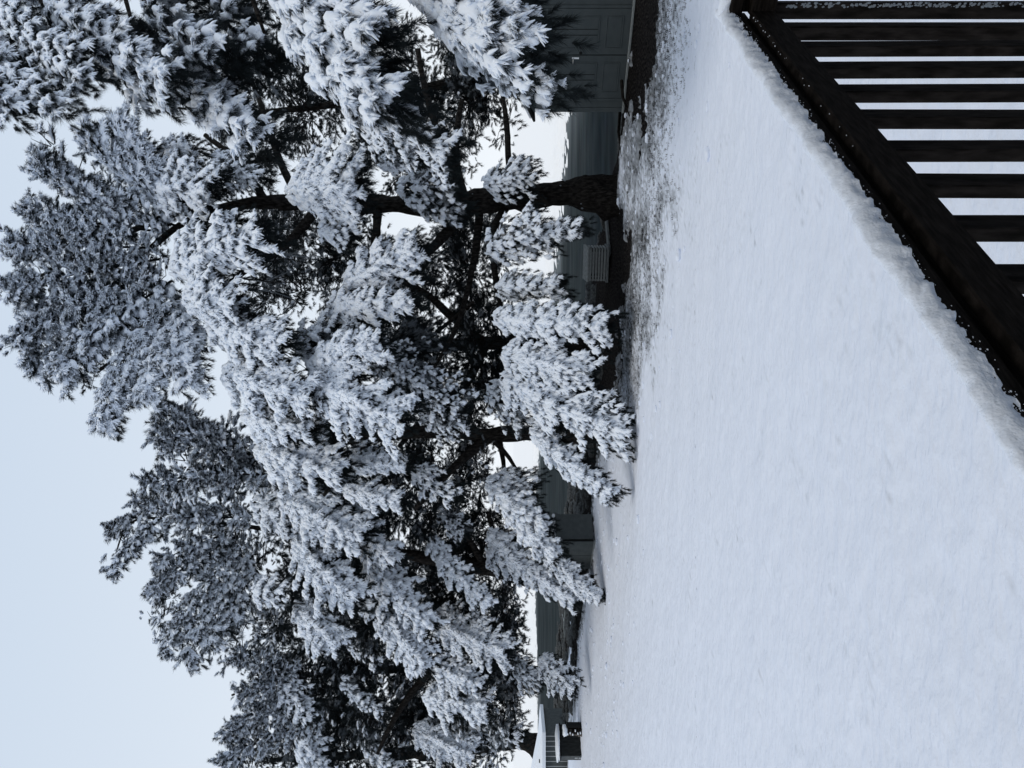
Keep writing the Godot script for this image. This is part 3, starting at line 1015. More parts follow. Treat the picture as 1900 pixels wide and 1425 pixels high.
	for s in sticks:
		var d0: float = 2.45 * FOCAL / (s[0].x - 950.0)
		var d1: float = 2.45 * FOCAL / (s[1].x - 950.0)
		var a := spot(s[0].x, s[0].y, d0)
		var b := spot(s[1].x, s[1].y, d1)
		a.y = land(a.x, a.z) + 0.12
		b.y = land(b.x, b.z) + 0.06
		var st := begin()
		tube(st, [Vector3.ZERO, (b - a) * 0.5 + Vector3(0, 0.06, 0.05), b - a], [0.035, 0.03, 0.012], 6, 0.2)
		var o := put(numbered("fallen_branch"), finish(st), M.grey_board if s[2].contains("drift") else M.bark, self, a)
		o.set_meta("label", s[2])
		o.set_meta("category", "branch")

# ---------------------------------------------------------------- the pines

func make_trees() -> void:
	# main pine on the right
	var d := 17.0
	var b := spot(1146, 370, d)
	b.y = 0.0
	var t := tree("thick dark-trunked pine forking low, standing between shed and slatted crate", b)
	trunk(t, [V(1152, 364), V(1130, 368), V(1090, 362), V(1040, 360), V(960, 366), V(900, 375), V(850, 379), V(780, 380), V(700, 380), V(600, 386), V(490, 374), V(400, 388), V(300, 405), V(160, 470), V(40, 530)], d, [44, 27, 25, 22, 18, 16, 14, 12, 10, 7, 5, 4, 3, 2], 80)
	bough(t, 330, 420, 60, 300, 70, 15.6, 0.95, 0.34, true, false, true)
	bough(t, 300, 430, 90, 400, 70, 15.6, 0.95, 0.34, true, false, true)
	bough(t, 280, 460, 20, 450, 70, 15.6, 0.95, 0.34, true, false, true)
	bough(t, 300, 480, 10, 540, 80, 15.6, 0.95, 0.34, true, false, true)
	bough(t, 300, 500, 30, 640, 80, 15.6, 0.95, 0.34, true, false, true)
	bough(t, 320, 520, 110, 700, 80, 15.6, 0.95, 0.34, true, false, true)
	bough(t, 330, 560, 190, 790, 70, 15.6, 0.95, 0.34, true, false, true)
	bough(t, 340, 580, 270, 740, 60, 15.6, 0.95, 0.34, true, false, true)
	bough(t, 350, 600, 350, 715, 40, 15.6, 0.95, 0.34, true, false, true)
	bough(t, 330, 380, 160, 240, 60, 15.6, 0.95, 0.34, true, false, true)
	bough(t, 330, 360, 220, 220, 50, 15.6, 0.95, 0.34, true, false, true)
	bough(t, 250, 560, 130, 560, 70, 15.6, 0.95, 0.34, true, false, true)
	bough(t, 240, 420, 170, 350, 60, 15.6, 0.95, 0.34, true, false, true)
	bough(t, 350, 600, 300, 680, 60, 15.6, 0.95, 0.34, true, false, true)
	bough(t, 200, 520, 60, 590, 60, 15.6, 0.95, 0.34, true, false, true)
	bough(t, 250, 600, 60, 690, 60, 15.6, 0.95, 0.34, true, false, true)
	bough(t, 180, 440, 50, 380, 50, 15.6, 0.95, 0.34, true, false, true)
	limb(t, [V(872, 390), V(835, 425), V(797, 465), V(745, 505)], 17, 16.3, 13, 5)
	limb(t, [V(858, 362), V(845, 300), V(848, 240), V(857, 185)], 17, 16.8, 10, 5)
	limb(t, [V(862, 365), V(815, 250), V(790, 170), V(775, 90)], 17, 16.2, 8, 4)
	limb(t, [V(850, 362), V(740, 262), V(700, 200), V(670, 150)], 17, 17.4, 7, 3)
	limb(t, [V(492, 374), V(445, 300), V(420, 280), V(380, 250)], 17, 17, 9, 4)
	limb(t, [V(560, 380), V(520, 300), V(490, 210), V(455, 120)], 17, 17.5, 8, 4)
	limb(t, [V(590, 385), V(545, 440), V(510, 470), V(450, 505), V(400, 560)], 17, 16.2, 11, 5)
	limb(t, [V(950, 350), V(943, 290), V(940, 230), V(930, 160)], 17, 17.5, 7, 4)
	limb(t, [V(400, 388), V(330, 420), V(250, 480), V(160, 500)], 17, 16.5, 8, 3)
	limb(t, [V(430, 380), V(380, 520), V(300, 600), V(180, 690)], 17, 16, 7, 3)
	limb(t, [V(700, 384), V(690, 470), V(620, 560), V(560, 660)], 17, 16, 9, 3)
	limb(t, [V(940, 385), V(915, 430), V(920, 520), V(940, 620)], 17, 16, 8, 3)
	limb(t, [V(890, 392), V(880, 480), V(850, 600), V(800, 690)], 17.2, 18, 8, 3)
	# crown of the main pine: airy masses against the sky
	crown(t, 310, 600, 60, 65, 17.4, 1.1, 0.24, 0.25, 0.55, 0.26)
	crown(t, 340, 660, 45, 45, 17.2, 0.9, 0.21, 0.25, 0.55, 0.26)
	crown(t, 170, 540, 70, 110, 17.3, 1.2, 0.23, 0.25, 0.55, 0.27)
	crown(t, 120, 440, 60, 70, 17.2, 1.0, 0.23, 0.85, 0.1, 0.36)
	crown(t, 120, 640, 60, 70, 17.0, 1.0, 0.23, 0.85, 0.1, 0.36)
	crown(t, 230, 500, 60, 90, 17.6, 1.0, 0.24, 0.25, 0.55, 0.26)
	crown(t, 95, 540, 85, 110, 17.0, 1.3, 0.23, 0.85, 0.1, 0.36)
	crown(t, 60, 470, 60, 60, 16.8, 0.9, 0.23, 0.85, 0.1, 0.36)
	crown(t, 60, 630, 60, 70, 16.6, 0.9, 0.23, 0.85, 0.1, 0.36)
	crown(t, 130, 330, 75, 75, 17.2, 1.0, 0.23, 0.85, 0.1, 0.36)
	crown(t, 100, 275, 40, 45, 17.0, 0.7, 0.23, 0.85, 0.1, 0.36)
	crown(t, 200, 420, 90, 110, 17.4, 1.2, 0.21, 0.25, 0.55, 0.27)
	crown(t, 190, 640, 90, 100, 16.8, 1.2, 0.17, 0.25, 0.55, 0.27)
	crown(t, 270, 540, 80, 110, 17.8, 1.2, 0.47, 0.1, 0.6, 0.25)
	crown(t, 255, 690, 70, 75, 16.8, 1.0, 0.14, 0.25, 0.55, 0.27)
	crown(t, 200, 770, 35, 40, 16.6, 0.6, 0.13, 0.25, 0.55, 0.27)
	crown(t, 310, 650, 60, 60, 17.5, 1.0, 0.39, 0.1, 0.6, 0.25)
	crown(t, 250, 300, 60, 70, 17.2, 1.0, 0.24, 0.25, 0.55, 0.28)
	crown(t, 440, 300, 60, 80, 18.2, 1.0, 0.5, 0.1, 0.5, 0.26)
	crown(t, 510, 470, 70, 90, 18.6, 1.0, 0.42, 0.05, 0.45, 0.26)
	crown(t, 610, 470, 60, 90, 18.2, 1.0, 0.55, 0.05, 0.5, 0.26)
	crown(t, 410, 440, 40, 70, 17.8, 0.8, 0.7, 0.15, 0.45, 0.26)
	crown(t, 560, 540, 60, 60, 18.0, 0.9, 0.45, 0.1, 0.5, 0.26)
	crown(t, 670, 340, 40, 60, 17.6, 0.8, 0.6, 0.1, 0.6, 0.26)
	rng.seed = 404
	for i in 26:
		var y := rng.randf_range(470, 640)
		var x := rng.randf_range(425, 480)
		var st := begin()
		var d0 := rng.randf_range(16.2, 17.4)
		var path := []
		var y1 := y + rng.randf_range(-60, 60)
		var x1 := x + rng.randf_range(70, 150)
		for k in 5:
			var f := k / 4.0
			path.append(spot(lerpf(x, x1, f) + rng.randf_range(-6, 6), lerpf(y, y1, f * f) + rng.randf_range(-5, 5), d0 + rng.randf_range(-0.1, 0.1)))
		tube(st, curve(path, 8), range(9).map(func(q): return lerpf(0.018, 0.005, q / 8.0)), 4)
		put("twig", finish(st), M.frost if i % 2 else M.twig, t, -tree_base)
	# its snow-laden boughs
	bough(t, 262, 345, 385, 350, 130, 15.8, 0.95, 0.30, true)
	bough(t, 280, 300, 350, 275, 80, 16.2, 0.9, 0.30, true)
	bough(t, 318, 500, 475, 435, 150, 15.2, 1.0, 0.31, true)
	bough(t, 338, 560, 430, 560, 120, 15.3, 0.95, 0.30, true)
	bough(t, 385, 600, 515, 640, 115, 15.2, 1.0, 0.31, true)
	bough(t, 372, 575, 440, 580, 90, 15.6, 0.9, 0.30, true)
	bough(t, 415, 690, 560, 735, 125, 15.2, 1.0, 0.31, true)
	bough(t, 450, 770, 570, 800, 90, 15.5, 0.95, 0.31, true)
	bough(t, 538, 360, 660, 345, 155, 15.4, 1.0, 0.28)
	bough(t, 590, 425, 645, 440, 60, 15.6, 0.9, 0.28)
	bough(t, 640, 530, 775, 462, 110, 15.4, 1.0, 0.28)
	bough(t, 610, 575, 755, 560, 80, 15.4, 0.95, 0.28)
	bough(t, 545, 640, 650, 640, 120, 15.8, 0.65, 0.26)
	bough(t, 572, 680, 700, 640, 100, 15.0, 0.95, 0.29)
	bough(t, 575, 700, 738, 780, 150, 14.8, 1.0, 0.31, true)
	bough(t, 690, 640, 850, 760, 130, 16.4, 0.5, 0.22)
	bough(t, 720, 660, 800, 620, 110, 17.0, 0.05, 0.24)
	bough(t, 900, 470, 1000, 425, 120, 15.6, 0.6, 0.24)
	bough(t, 960, 450, 1072, 425, 70, 15.4, 0.7, 0.25)
	bough(t, 915, 535, 1030, 530, 80, 15.5, 0.6, 0.24)
	bough(t, 915, 590, 1122, 605, 95, 14.9, 0.95, 0.24)
	bough(t, 930, 655, 1095, 690, 100, 14.9, 0.95, 0.24)
	bough(t, 930, 700, 1148, 800, 130, 14.8, 0.95, 0.25)
	bough(t, 905, 710, 970, 790, 80, 16.0, 0.55, 0.22)
	bough(t, 985, 790, 1128, 915, 60, 14.8, 1.0, 0.25)
	bough(t, 1000, 740, 1120, 750, 70, 15.4, 0.5, 0.24)
	bough(t, 896, 345, 982, 325, 95, 16.2, 0.7, 0.25)
	bough(t, 735, 350, 835, 345, 110, 16.2, 0.55, 0.25)
	bough(t, 790, 380, 850, 400, 70, 16.4, 0.35, 0.24)
	bough(t, 390, 290, 470, 330, 80, 16.2, 0.7, 0.28, true)
	bough(t, 640, 200, 832, 285, 130, 13.5, 0.85, 0.28)
	bough(t, 700, 300, 760, 300, 60, 15.5, 0.5, 0.26)

	# near pine whose trunk stands outside the picture on the right
	b = Vector3(6.4, 0, -9.6)
	t = tree("nearest pine, its long-needled boughs hanging in from the right above the shed", b)
	var nst := begin()
	tube(nst, curve([b + Vector3(0, -0.1, 0), b + Vector3(0.1, 3, 0), b + Vector3(0, 7, 0.1), b + Vector3(0.1, 12, 0)], 30), range(31).map(func(i): return lerpf(0.3, 0.05, i / 30.0)), 12, 0.15)
	put("trunk", finish(nst), M.bark, t, -tree_base)
	for by in [[40, 9.6], [190, 9.2], [430, 9.4], [560, 9.0], [770, 9.4]]:
		var st := begin()
		var tip := spot(by[0] + 60, 60, by[1])
		tube(st, curve([Vector3(b.x, tip.y + 0.4, b.z), (Vector3(b.x, tip.y + 0.4, b.z) + tip) * 0.5 + Vector3(0, 0.12, 0), tip], 10), range(11).map(func(i): return lerpf(0.07, 0.02, i / 10.0)), 7, 0.15)
		put("limb", finish(st), M.bark, t, -tree_base)
	bough(t, -30, -20, 150, 105, 45, 9.4, 0.75, 0.23, false, true)
	bough(t, -40, 60, 115, 200, 34, 9.2, 0.75, 0.21, false, true)
	bough(t, -40, 120, 25, 205, 28, 9.0, 0.75, 0.20, false, true)
	bough(t, 30, 40, 155, 148, 30, 9.3, 0.75, 0.21, false, true)
	bough(t, 60, -40, 250, 100, 52, 9.6, 0.9, 0.28, false, true)
	bough(t, 150, 20, 310, 140, 46, 9.4, 0.85, 0.27, false, true)
	bough(t, 180, 60, 280, 185, 44, 10.5, 0.7, 0.30, false, true)
	bough(t, 210, 90, 380, 200, 54, 10.3, 0.75, 0.30, false, true)
	bough(t, 330, 80, 470, 265, 90, 10.0, 0.95, 0.32, false, true)
	bough(t, 270, -30, 400, 110, 60, 9.8, 0.4, 0.32, false, true)
	bough(t, 400, -20, 470, 100, 60, 10.2, 0.3, 0.32, false, true)
	bough(t, 480, -60, 700, 70, 120, 8.8, 1.0, 0.36, false, true)
	bough(t, 540, 30, 725, 190, 120, 8.8, 1.0, 0.36, false, true)
	bough(t, 620, 120, 735, 215, 70, 9.2, 0.9, 0.34, false, true)
	bough(t, 740, -60, 960, 60, 110, 8.6, 1.0, 0.36, false, true)
	bough(t, 800, 5, 950, 90, 95, 8.5, 1.0, 0.36, false, true)
	bough(t, 850, 85, 950, 150, 70, 9.6, 0.55, 0.28, false, true)
	bough(t, 905, 105, 1000, 160, 42, 9.3, 0.35, 0.28, false, true)
	bough(t, 890, 10, 935, 60, 45, 9.8, 0.05, 0.28, false, true)
	bough(t, 890, -40, 940, 0, 45, 9.8, 0.0, 0.28, false, true)
	crown(t, 320, 40, 90, 110, 11.5, 0.8, 0.9, 0.0, 0.4, 0.28, false)
	crown(t, 470, 60, 80, 110, 11.5, 0.8, 0.8, 0.0, 0.4, 0.28, false)
	crown(t, 640, 20, 70, 60, 10.8, 0.7, 0.8, 0.0, 0.4, 0.28, false)

	# dark pines behind, on the bank
	d = 21.0
	b = spot(1090, 150, d)
	b.y = land(b.x, b.z)
	t = tree("dark half-hidden pine behind the shed with thin drooping twigs", b)
	trunk(t, [V(1110, 150), V(950, 150), V(800, 160), V(650, 190), V(450, 210), V(330, 200)], d, [12, 11, 9, 7, 5, 2])
	crown(t, 500, 270, 80, 80, 23.5, 1.3, 0.6, 0.0, 0.15, 0.46, false)
	crown(t, 600, 150, 80, 80, 23.5, 1.3, 0.8, 0.0, 0.15, 0.46, false)
	crown(t, 715, 230, 75, 90, 23.5, 1.3, 0.9, 0.0, 0.15, 0.46, false)
	crown(t, 810, 230, 75, 90, 23.5, 1.3, 0.9, 0.0, 0.15, 0.46, false)
	crown(t, 885, 130, 50, 110, 23.5, 1.3, 1.0, 0.0, 0.15, 0.46, false)
	crown(t, 620, 130, 55, 70, 22, 1.2, 0.95, 0, 0.2, 0.28, false)
	crown(t, 700, 170, 60, 70, 22, 1.2, 0.95, 0, 0.25, 0.28, false)
	crown(t, 880, 120, 55, 70, 21, 1.1, 1.2, 0, 0.35, 0.26, false)
	crown(t, 520, 130, 60, 60, 21, 1, 0.8, 0, 0.3, 0.28, false)
	crown(t, 740, 330, 50, 50, 22, 1, 0.7, 0, 0.4, 0.25, false)
	crown(t, 850, 300, 50, 60, 22, 1, 0.55, 0.05, 0.5, 0.24, false)
	crown(t, 905, 170, 40, 60, 21.5, 1, 0.9, 0, 0.5, 0.25, false)
	crown(t, 565, 215, 90, 80, d, 1.2, 0.85, 0.0, 0.12, 0.28)
	crown(t, 450, 190, 60, 80, d, 1.0, 0.6, 0.0, 0.25, 0.28)
	crown(t, 690, 250, 50, 70, d, 1.0, 0.75, 0.05, 0.3, 0.26)
	crown(t, 760, 130, 70, 100, d, 1.2, 0.7, 0.05, 0.3, 0.26)
	crown(t, 850, 60, 70, 80, d, 1.2, 0.7, 0.0, 0.3, 0.26)
	crown(t, 870, 190, 60, 90, d, 1.2, 0.9, 0.05, 0.5, 0.24)
	crown(t, 940, 230, 40, 60, d, 1.0, 0.4, 0.0, 0.5, 0.24)
	crown(t, 790, 260, 70, 60, d, 1.0, 0.5, 0.1, 0.5, 0.24)

	d = 21.5
	b = spot(1090, 640, d)
	b.y = land(b.x, b.z)
	t = tree("black-shadowed pine in the middle of the row behind the low boughs", b)
	trunk(t, [V(1110, 640), V(950, 636), V(800, 640), V(650, 630), V(480, 620)], d, [15, 13, 11, 8, 3])
	crown(t, 530, 450, 80, 100, 24.0, 1.3, 0.8, 0.0, 0.15, 0.46, false)
	crown(t, 655, 500, 85, 110, 24.0, 1.3, 0.9, 0.0, 0.15, 0.46, false)
	crown(t, 770, 590, 85, 90, 24.0, 1.3, 0.9, 0.0, 0.15, 0.46, false)
	crown(t, 870, 500, 80, 110, 24.0, 1.3, 0.75, 0.0, 0.15, 0.46, false)
	crown(t, 915, 640, 40, 120, 24.0, 1.3, 1.0, 0.0, 0.15, 0.46, false)
	crown(t, 880, 625, 40, 50, d - 1.2, 0.8, 0.9, 0.0, 0.4, 0.26, false)
	crown(t, 820, 650, 40, 50, d - 1.2, 0.8, 0.8, 0.0, 0.4, 0.26, false)
	crown(t, 850, 440, 60, 55, 22, 1, 1.2, 0, 0.45, 0.25, false)
	crown(t, 915, 450, 40, 70, 22, 1, 1.1, 0, 0.5, 0.25, false)
	crown(t, 800, 520, 50, 50, 22, 1, 1.1, 0, 0.3, 0.25, false)
	crown(t, 700, 480, 50, 60, 22, 1.1, 0.8, 0, 0.3, 0.26, false)
	crown(t, 620, 640, 60, 70, 22, 1.1, 0.9, 0, 0.2, 0.27, false)
	crown(t, 700, 580, 45, 50, 22, 1, 0.8, 0, 0.3, 0.26, false)
	crown(t, 560, 430, 60, 70, 22, 1.1, 0.7, 0, 0.3, 0.26, false)
	crown(t, 490, 560, 50, 60, 22, 1.1, 0.6, 0.05, 0.4, 0.26, false)
	crown(t, 800, 690, 60, 60, 22, 1.2, 1, 0, 0.1, 0.28, false)
	crown(t, 930, 700, 30, 70, 22, 1, 1, 0, 0.15, 0.26, false)
	limb(t, [V(905, 640), V(840, 590), V(790, 545), V(700, 500)], d, d, 9, 4)
	limb(t, [V(900, 640), V(860, 720), V(800, 760), V(740, 830)], d, d, 9, 4)
	limb(t, [V(880, 560), V(780, 640), V(700, 700)], d - 1, d - 1, 4, 2)
	crown(t, 760, 690, 100, 90, d, 1.3, 0.95, 0.0, 0.2, 0.28)
	crown(t, 880, 650, 65, 110, d, 1.3, 1.0, 0.0, 0.15, 0.28)
	crown(t, 870, 500, 60, 60, d, 1.2, 0.75, 0.0, 0.25, 0.26)
	crown(t, 760, 580, 50, 60, d, 1.2, 0.7, 0.0, 0.25, 0.26)
	crown(t, 870, 760, 65, 60, d, 1.2, 1.0, 0.0, 0.12, 0.28)
	crown(t, 690, 820, 70, 60, d, 1.2, 0.9, 0.0, 0.15, 0.28)
	crown(t, 660, 600, 60, 60, d, 1.2, 0.6, 0.0, 0.25, 0.26)
	crown(t, 930, 560, 40, 90, d, 1.0, 0.5, 0.0, 0.3, 0.26)

	# second pine, middle
	d = 19.0
	b = spot(1125, 800, d)
	b.y = land(b.x, b.z)
	t = tree("straight middle pine whose low boughs sweep down to the snow", b)
	trunk(t, [V(1130, 800), V(935, 806), V(780, 802), V(650, 815), V(500, 845), V(380, 880), V(290, 905)], d, [18, 14, 12, 11, 8, 5, 2], 50)
	crown(t, 640, 900, 80, 100, 22.5, 1.3, 1.1, 0.0, 0.15, 0.46, false)
	crown(t, 760, 900, 85, 90, 22.5, 1.3, 1.1, 0.0, 0.15, 0.46, false)
	crown(t, 870, 930, 75, 80, 22.5, 1.3, 0.9, 0.0, 0.15, 0.46, false)
	crown(t, 520, 860, 60, 80, 22.5, 1.3, 0.9, 0.0, 0.15, 0.46, false)
	bough(t, 480, 850, 290, 755, 55, 17.7, 0.92, 0.29, true, false, true)
	bough(t, 470, 870, 255, 900, 60, 17.7, 0.92, 0.29, true, false, true)
	bough(t, 460, 850, 280, 800, 50, 17.7, 0.92, 0.29, true, false, true)
	bough(t, 430, 840, 335, 765, 45, 17.7, 0.92, 0.29, true, false, true)
	bough(t, 500, 880, 360, 880, 70, 17.7, 0.92, 0.29, true, false, true)
	crown(t, 800, 840, 60, 60, 20.5, 1.2, 0.95, 0, 0.2, 0.27, false)
	crown(t, 880, 810, 45, 50, 20.5, 1, 0.95, 0, 0.15, 0.27, false)
	crown(t, 650, 960, 60, 60, 20.5, 1.2, 1, 0, 0.15, 0.27, false)
	crown(t, 800, 950, 60, 60, 20.5, 1.2, 0.8, 0, 0.25, 0.27, false)
	limb(t, [V(915, 806), V(860, 850), V(820, 890), V(770, 945)], d, d - 0.6, 11, 4)
	limb(t, [V(905, 806), V(945, 850), V(975, 905)], d, d - 0.8, 6, 2)
	limb(t, [V(925, 812), V(935, 870), V(925, 930)], d, d - 0.8, 6, 2)
	limb(t, [V(690, 812), V(640, 870), V(600, 920)], d, d - 0.8, 7, 3)
	crown(t, 350, 860, 75, 80, d, 1.3, 0.36, 0.75, 0.25, 0.29)
	crown(t, 310, 790, 45, 50, d, 0.9, 0.29, 0.70, 0.30, 0.29)
	crown(t, 430, 860, 70, 90, d, 1.3, 0.38, 0.70, 0.30, 0.28)
	crown(t, 520, 870, 60, 80, d + 0.5, 1.2, 0.48, 0.60, 0.35, 0.27)
	crown(t, 600, 880, 60, 80, d + 0.8, 1.2, 0.9, 0.1, 0.3, 0.27)
	crown(t, 720, 920, 80, 70, d + 1.2, 1.2, 0.95, 0.0, 0.2, 0.27)
	crown(t, 850, 900, 70, 70, d + 1.2, 1.2, 0.7, 0.0, 0.3, 0.26)
	crown(t, 900, 860, 40, 70, d + 0.4, 1.0, 0.5, 0.1, 0.5, 0.24)
	bough(t, 475, 830, 625, 875, 115, d - 2.2, 1.0, 0.32, true)
	bough(t, 530, 800, 600, 800, 70, d - 2, 0.95, 0.31, true)
	bough(t, 640, 860, 745, 862, 45, d - 1.6, 0.95, 0.26)
	bough(t, 635, 910, 738, 930, 60, d - 1.6, 0.95, 0.26)
	bough(t, 765, 865, 838, 925, 65, d - 1.5, 0.8, 0.24)
	bough(t, 650, 830, 720, 850, 50, d - 1.2, 0.5, 0.24)
	bough(t, 915, 880, 985, 905, 80, d - 1.0, 0.5, 0.22)
	bough(t, 904, 895, 1010, 975, 70, d - 1.4, 0.95, 0.23)
	bough(t, 935, 930, 1030, 1030, 55, d - 1.6, 0.95, 0.24)
	bough(t, 780, 760, 850, 800, 70, d - 1.6, 0.6, 0.22)

	# third pine, with the bent leader that leans out
	d = 21.5
	b = spot(1092, 1085, d)
	b.y = land(b.x, b.z)
	t = tree("tall pine with a bent snow-heavy leader leaning out against the sky", b)
	trunk(t, [V(1110, 1085), V(980, 1070), V(850, 1045), V(650, 1010), V(450, 975), V(330, 965), V(262, 962), V(230, 985), V(215, 1030)], d, [17, 15, 13, 10, 7, 5, 3, 2, 1.5], 50)
	crown(t, 700, 1080, 90, 110, 25.0, 1.3, 1.2, 0.0, 0.15, 0.46, false)
	crown(t, 850, 1080, 85, 100, 25.0, 1.3, 1.1, 0.0, 0.15, 0.46, false)
	crown(t, 930, 1010, 34, 100, 25.0, 1.3, 0.9, 0.0, 0.15, 0.46, false)
	crown(t, 570, 1050, 70, 100, 25.0, 1.3, 1.1, 0.0, 0.15, 0.46, false)
	crown(t, 510, 1170, 55, 50, d + 1.0, 1.0, 1.0, 0.3, 0.4, 0.29, false)
	bough(t, 300, 960, 205, 1062, 34, 20.1, 0.92, 0.29, true, false, true)
	bough(t, 262, 955, 200, 985, 30, 20.1, 0.92, 0.29, true, false, true)
	bough(t, 400, 965, 245, 930, 45, 20.1, 0.92, 0.29, true, false, true)
	bough(t, 420, 990, 285, 1050, 50, 20.1, 0.92, 0.29, true, false, true)
	bough(t, 430, 1000, 280, 1105, 50, 20.1, 0.92, 0.29, true, false, true)
	bough(t, 450, 1010, 305, 1215, 55, 20.1, 0.92, 0.29, true, false, true)
	bough(t, 470, 1030, 345, 1235, 55, 20.1, 0.92, 0.29, true, false, true)
	bough(t, 480, 1060, 395, 1195, 60, 20.1, 0.92, 0.29, true, false, true)
	bough(t, 470, 960, 330, 960, 70, 20.1, 0.92, 0.29, true, false, true)
	crown(t, 800, 1010, 60, 60, 22.8, 1.2, 0.95, 0, 0.2, 0.27, false)
	crown(t, 900, 980, 50, 60, 22.8, 1, 0.7, 0, 0.3, 0.26, false)
	crown(t, 945, 1060, 32, 60, 22.5, 1, 0.7, 0, 0.4, 0.25, false)
	crown(t, 955, 1180, 30, 60, 22.5, 1, 0.8, 0, 0.4, 0.25, false)
	crown(t, 700, 1150, 70, 70, 23, 1.2, 1, 0, 0.15, 0.28, false)
	crown(t, 820, 1100, 70, 60, 23, 1.2, 1, 0, 0.15, 0.28, false)
	crown(t, 600, 1050, 60, 70, 22.8, 1.2, 1, 0, 0.2, 0.28, false)
	limb(t, [V(960, 1066), V(925, 1010), V(905, 950)], d, d - 0.6, 7, 3)
	limb(t, [V(900, 1055), V(870, 1000), V(830, 960)], d, d - 0.6, 7, 3)
	crown(t, 232, 1010, 28, 45, d, 0.7, 0.38, 0.85, 0.15, 0.36)
	crown(t, 290, 970, 40, 45, d, 0.8, 0.36, 0.85, 0.15, 0.34)
	crown(t, 270, 930, 25, 30, d, 0.6, 0.29, 0.85, 0.15, 0.34)
	crown(t, 360, 960, 75, 85, d, 1.3, 0.41, 0.75, 0.25, 0.31)
	crown(t, 440, 970, 70, 90, d, 1.3, 0.51, 0.80, 0.20, 0.31)
	crown(t, 390, 1080, 55, 60, d, 1.1, 0.38, 0.65, 0.35, 0.29)
	crown(t, 320, 1110, 45, 55, d + 1, 1.0, 0.34, 0.60, 0.40, 0.29)
	crown(t, 330, 1190, 40, 45, d + 1, 1.0, 0.29, 0.65, 0.35, 0.29)
	crown(t, 300, 1150, 28, 60, d + 1, 0.9, 0.24, 0.65, 0.35, 0.29)
	crown(t, 400, 1160, 55, 60, d + 1, 1.1, 0.38, 0.65, 0.35, 0.29)
	crown(t, 480, 1060, 60, 80, d + 1.0, 1.2, 0.51, 0.22, 0.45, 0.29)
	crown(t, 560, 960, 70, 70, d + 1.0, 1.2, 0.51, 0.22, 0.45, 0.29)
	crown(t, 650, 1080, 70, 90, d + 1, 1.2, 0.95, 0.0, 0.2, 0.28)
	crown(t, 760, 1080, 80, 80, d + 1, 1.2, 0.95, 0.0, 0.2, 0.28)
	crown(t, 870, 1030, 70, 70, d + 1, 1.2, 0.8, 0.0, 0.25, 0.27)
	crown(t, 940, 1130, 45, 60, d + 0.5, 1.0, 0.75, 0.1, 0.4, 0.25)
	crown(t, 880, 1140, 60, 60, d + 1, 1.0, 0.9, 0.0, 0.2, 0.27)
	bough(t, 520, 910, 665, 1000, 120, d - 2.8, 1.0, 0.33, true)
	bough(t, 545, 1000, 655, 1110, 110, d - 2.8, 1.0, 0.33, true)
	bough(t, 470, 930, 560, 980, 90, d - 2.0, 0.85, 0.31, true)
	bough(t, 625, 890, 725, 1040, 85, d - 2.2, 1.0, 0.27)
	bough(t, 670, 1000, 795, 1160, 85, d - 2.3, 1.0, 0.27)
	bough(t, 690, 1085, 790, 1240, 85, d - 2.0, 1.0, 0.27)
	bough(t, 655, 1090, 720, 1140, 60, d - 1.8, 0.7, 0.26)
	bough(t, 795, 1000, 905, 1120, 55, d - 1.8, 0.95, 0.25)
	bough(t, 815, 950, 860, 990, 60, d - 1.2, 0.45, 0.24)
	bough(t, 905, 985, 1065, 1115, 55, d - 1.6, 0.95, 0.25)
	bough(t, 900, 1010, 990, 1080, 70, d - 1.2, 0.7, 0.24)
	bough(t, 990, 1000, 1110, 1110, 50, d - 2.2, 0.95, 0.25)
	bough(t, 470, 1095, 525, 1100, 75, d - 2.0, 0.9, 0.30, true)
	bough(t, 545, 1120, 625, 1195, 85, d - 1.8, 0.95, 0.29)

	# left pine, nearest of the far left trees
	d = 24.0
	b = spot(1068, 1250, 28.5)
	b.y = land(b.x, b.z)
	t = tree("broad pine on the left with layered boughs above the low bin", b)
	trunk(t, [V(1072, 1250), V(950, 1245), V(800, 1240), V(650, 1245), V(520, 1260), V(430, 1290)], 28.5, [12, 11, 9, 7, 4, 2], 40)
	crown(t, 940, 1210, 44, 120, 27.0, 1.3, 1.0, 0.0, 0.15, 0.46, false)
	crown(t, 800, 1270, 95, 120, 27.0, 1.3, 1.2, 0.0, 0.15, 0.46, false)
	crown(t, 650, 1270, 95, 120, 27.0, 1.3, 1.2, 0.0, 0.15, 0.46, false)
	crown(t, 540, 1200, 60, 80, 27.0, 1.3, 1.0, 0.0, 0.15, 0.46, false)
	bough(t, 560, 1250, 425, 1215, 60, 22.4, 0.92, 0.29, true, false, true)
	bough(t, 560, 1260, 440, 1290, 55, 22.4, 0.92, 0.29, true, false, true)
	bough(t, 560, 1280, 412, 1370, 60, 22.4, 0.92, 0.29, true, false, true)
	bough(t, 600, 1330, 405, 1420, 60, 22.4, 0.92, 0.29, true, false, true)
	bough(t, 590, 1300, 470, 1330, 70, 22.4, 0.92, 0.29, true, false, true)
	crown(t, 760, 1230, 60, 70, 25, 1.3, 1, 0.08, 0.25, 0.3, false)
	crown(t, 900, 1200, 50, 60, 25, 1.2, 1, 0, 0.25, 0.29, false)
	crown(t, 960, 1290, 30, 50, 25, 1, 0.8, 0.1, 0.5, 0.27, false)
	crown(t, 600, 1290, 50, 60, 25.2, 1.2, 1, 0.08, 0.25, 0.3, false)
	limb(t, [V(800, 1240), V(740, 1320), V(700, 1400)], d, d - 1, 8, 3)
	crown(t, 440, 1180, 50, 60, d, 1.2, 0.48, 0.65, 0.35, 0.31)
	crown(t, 480, 1260, 55, 60, d + 1.0, 1.3, 0.48, 0.22, 0.45, 0.32)
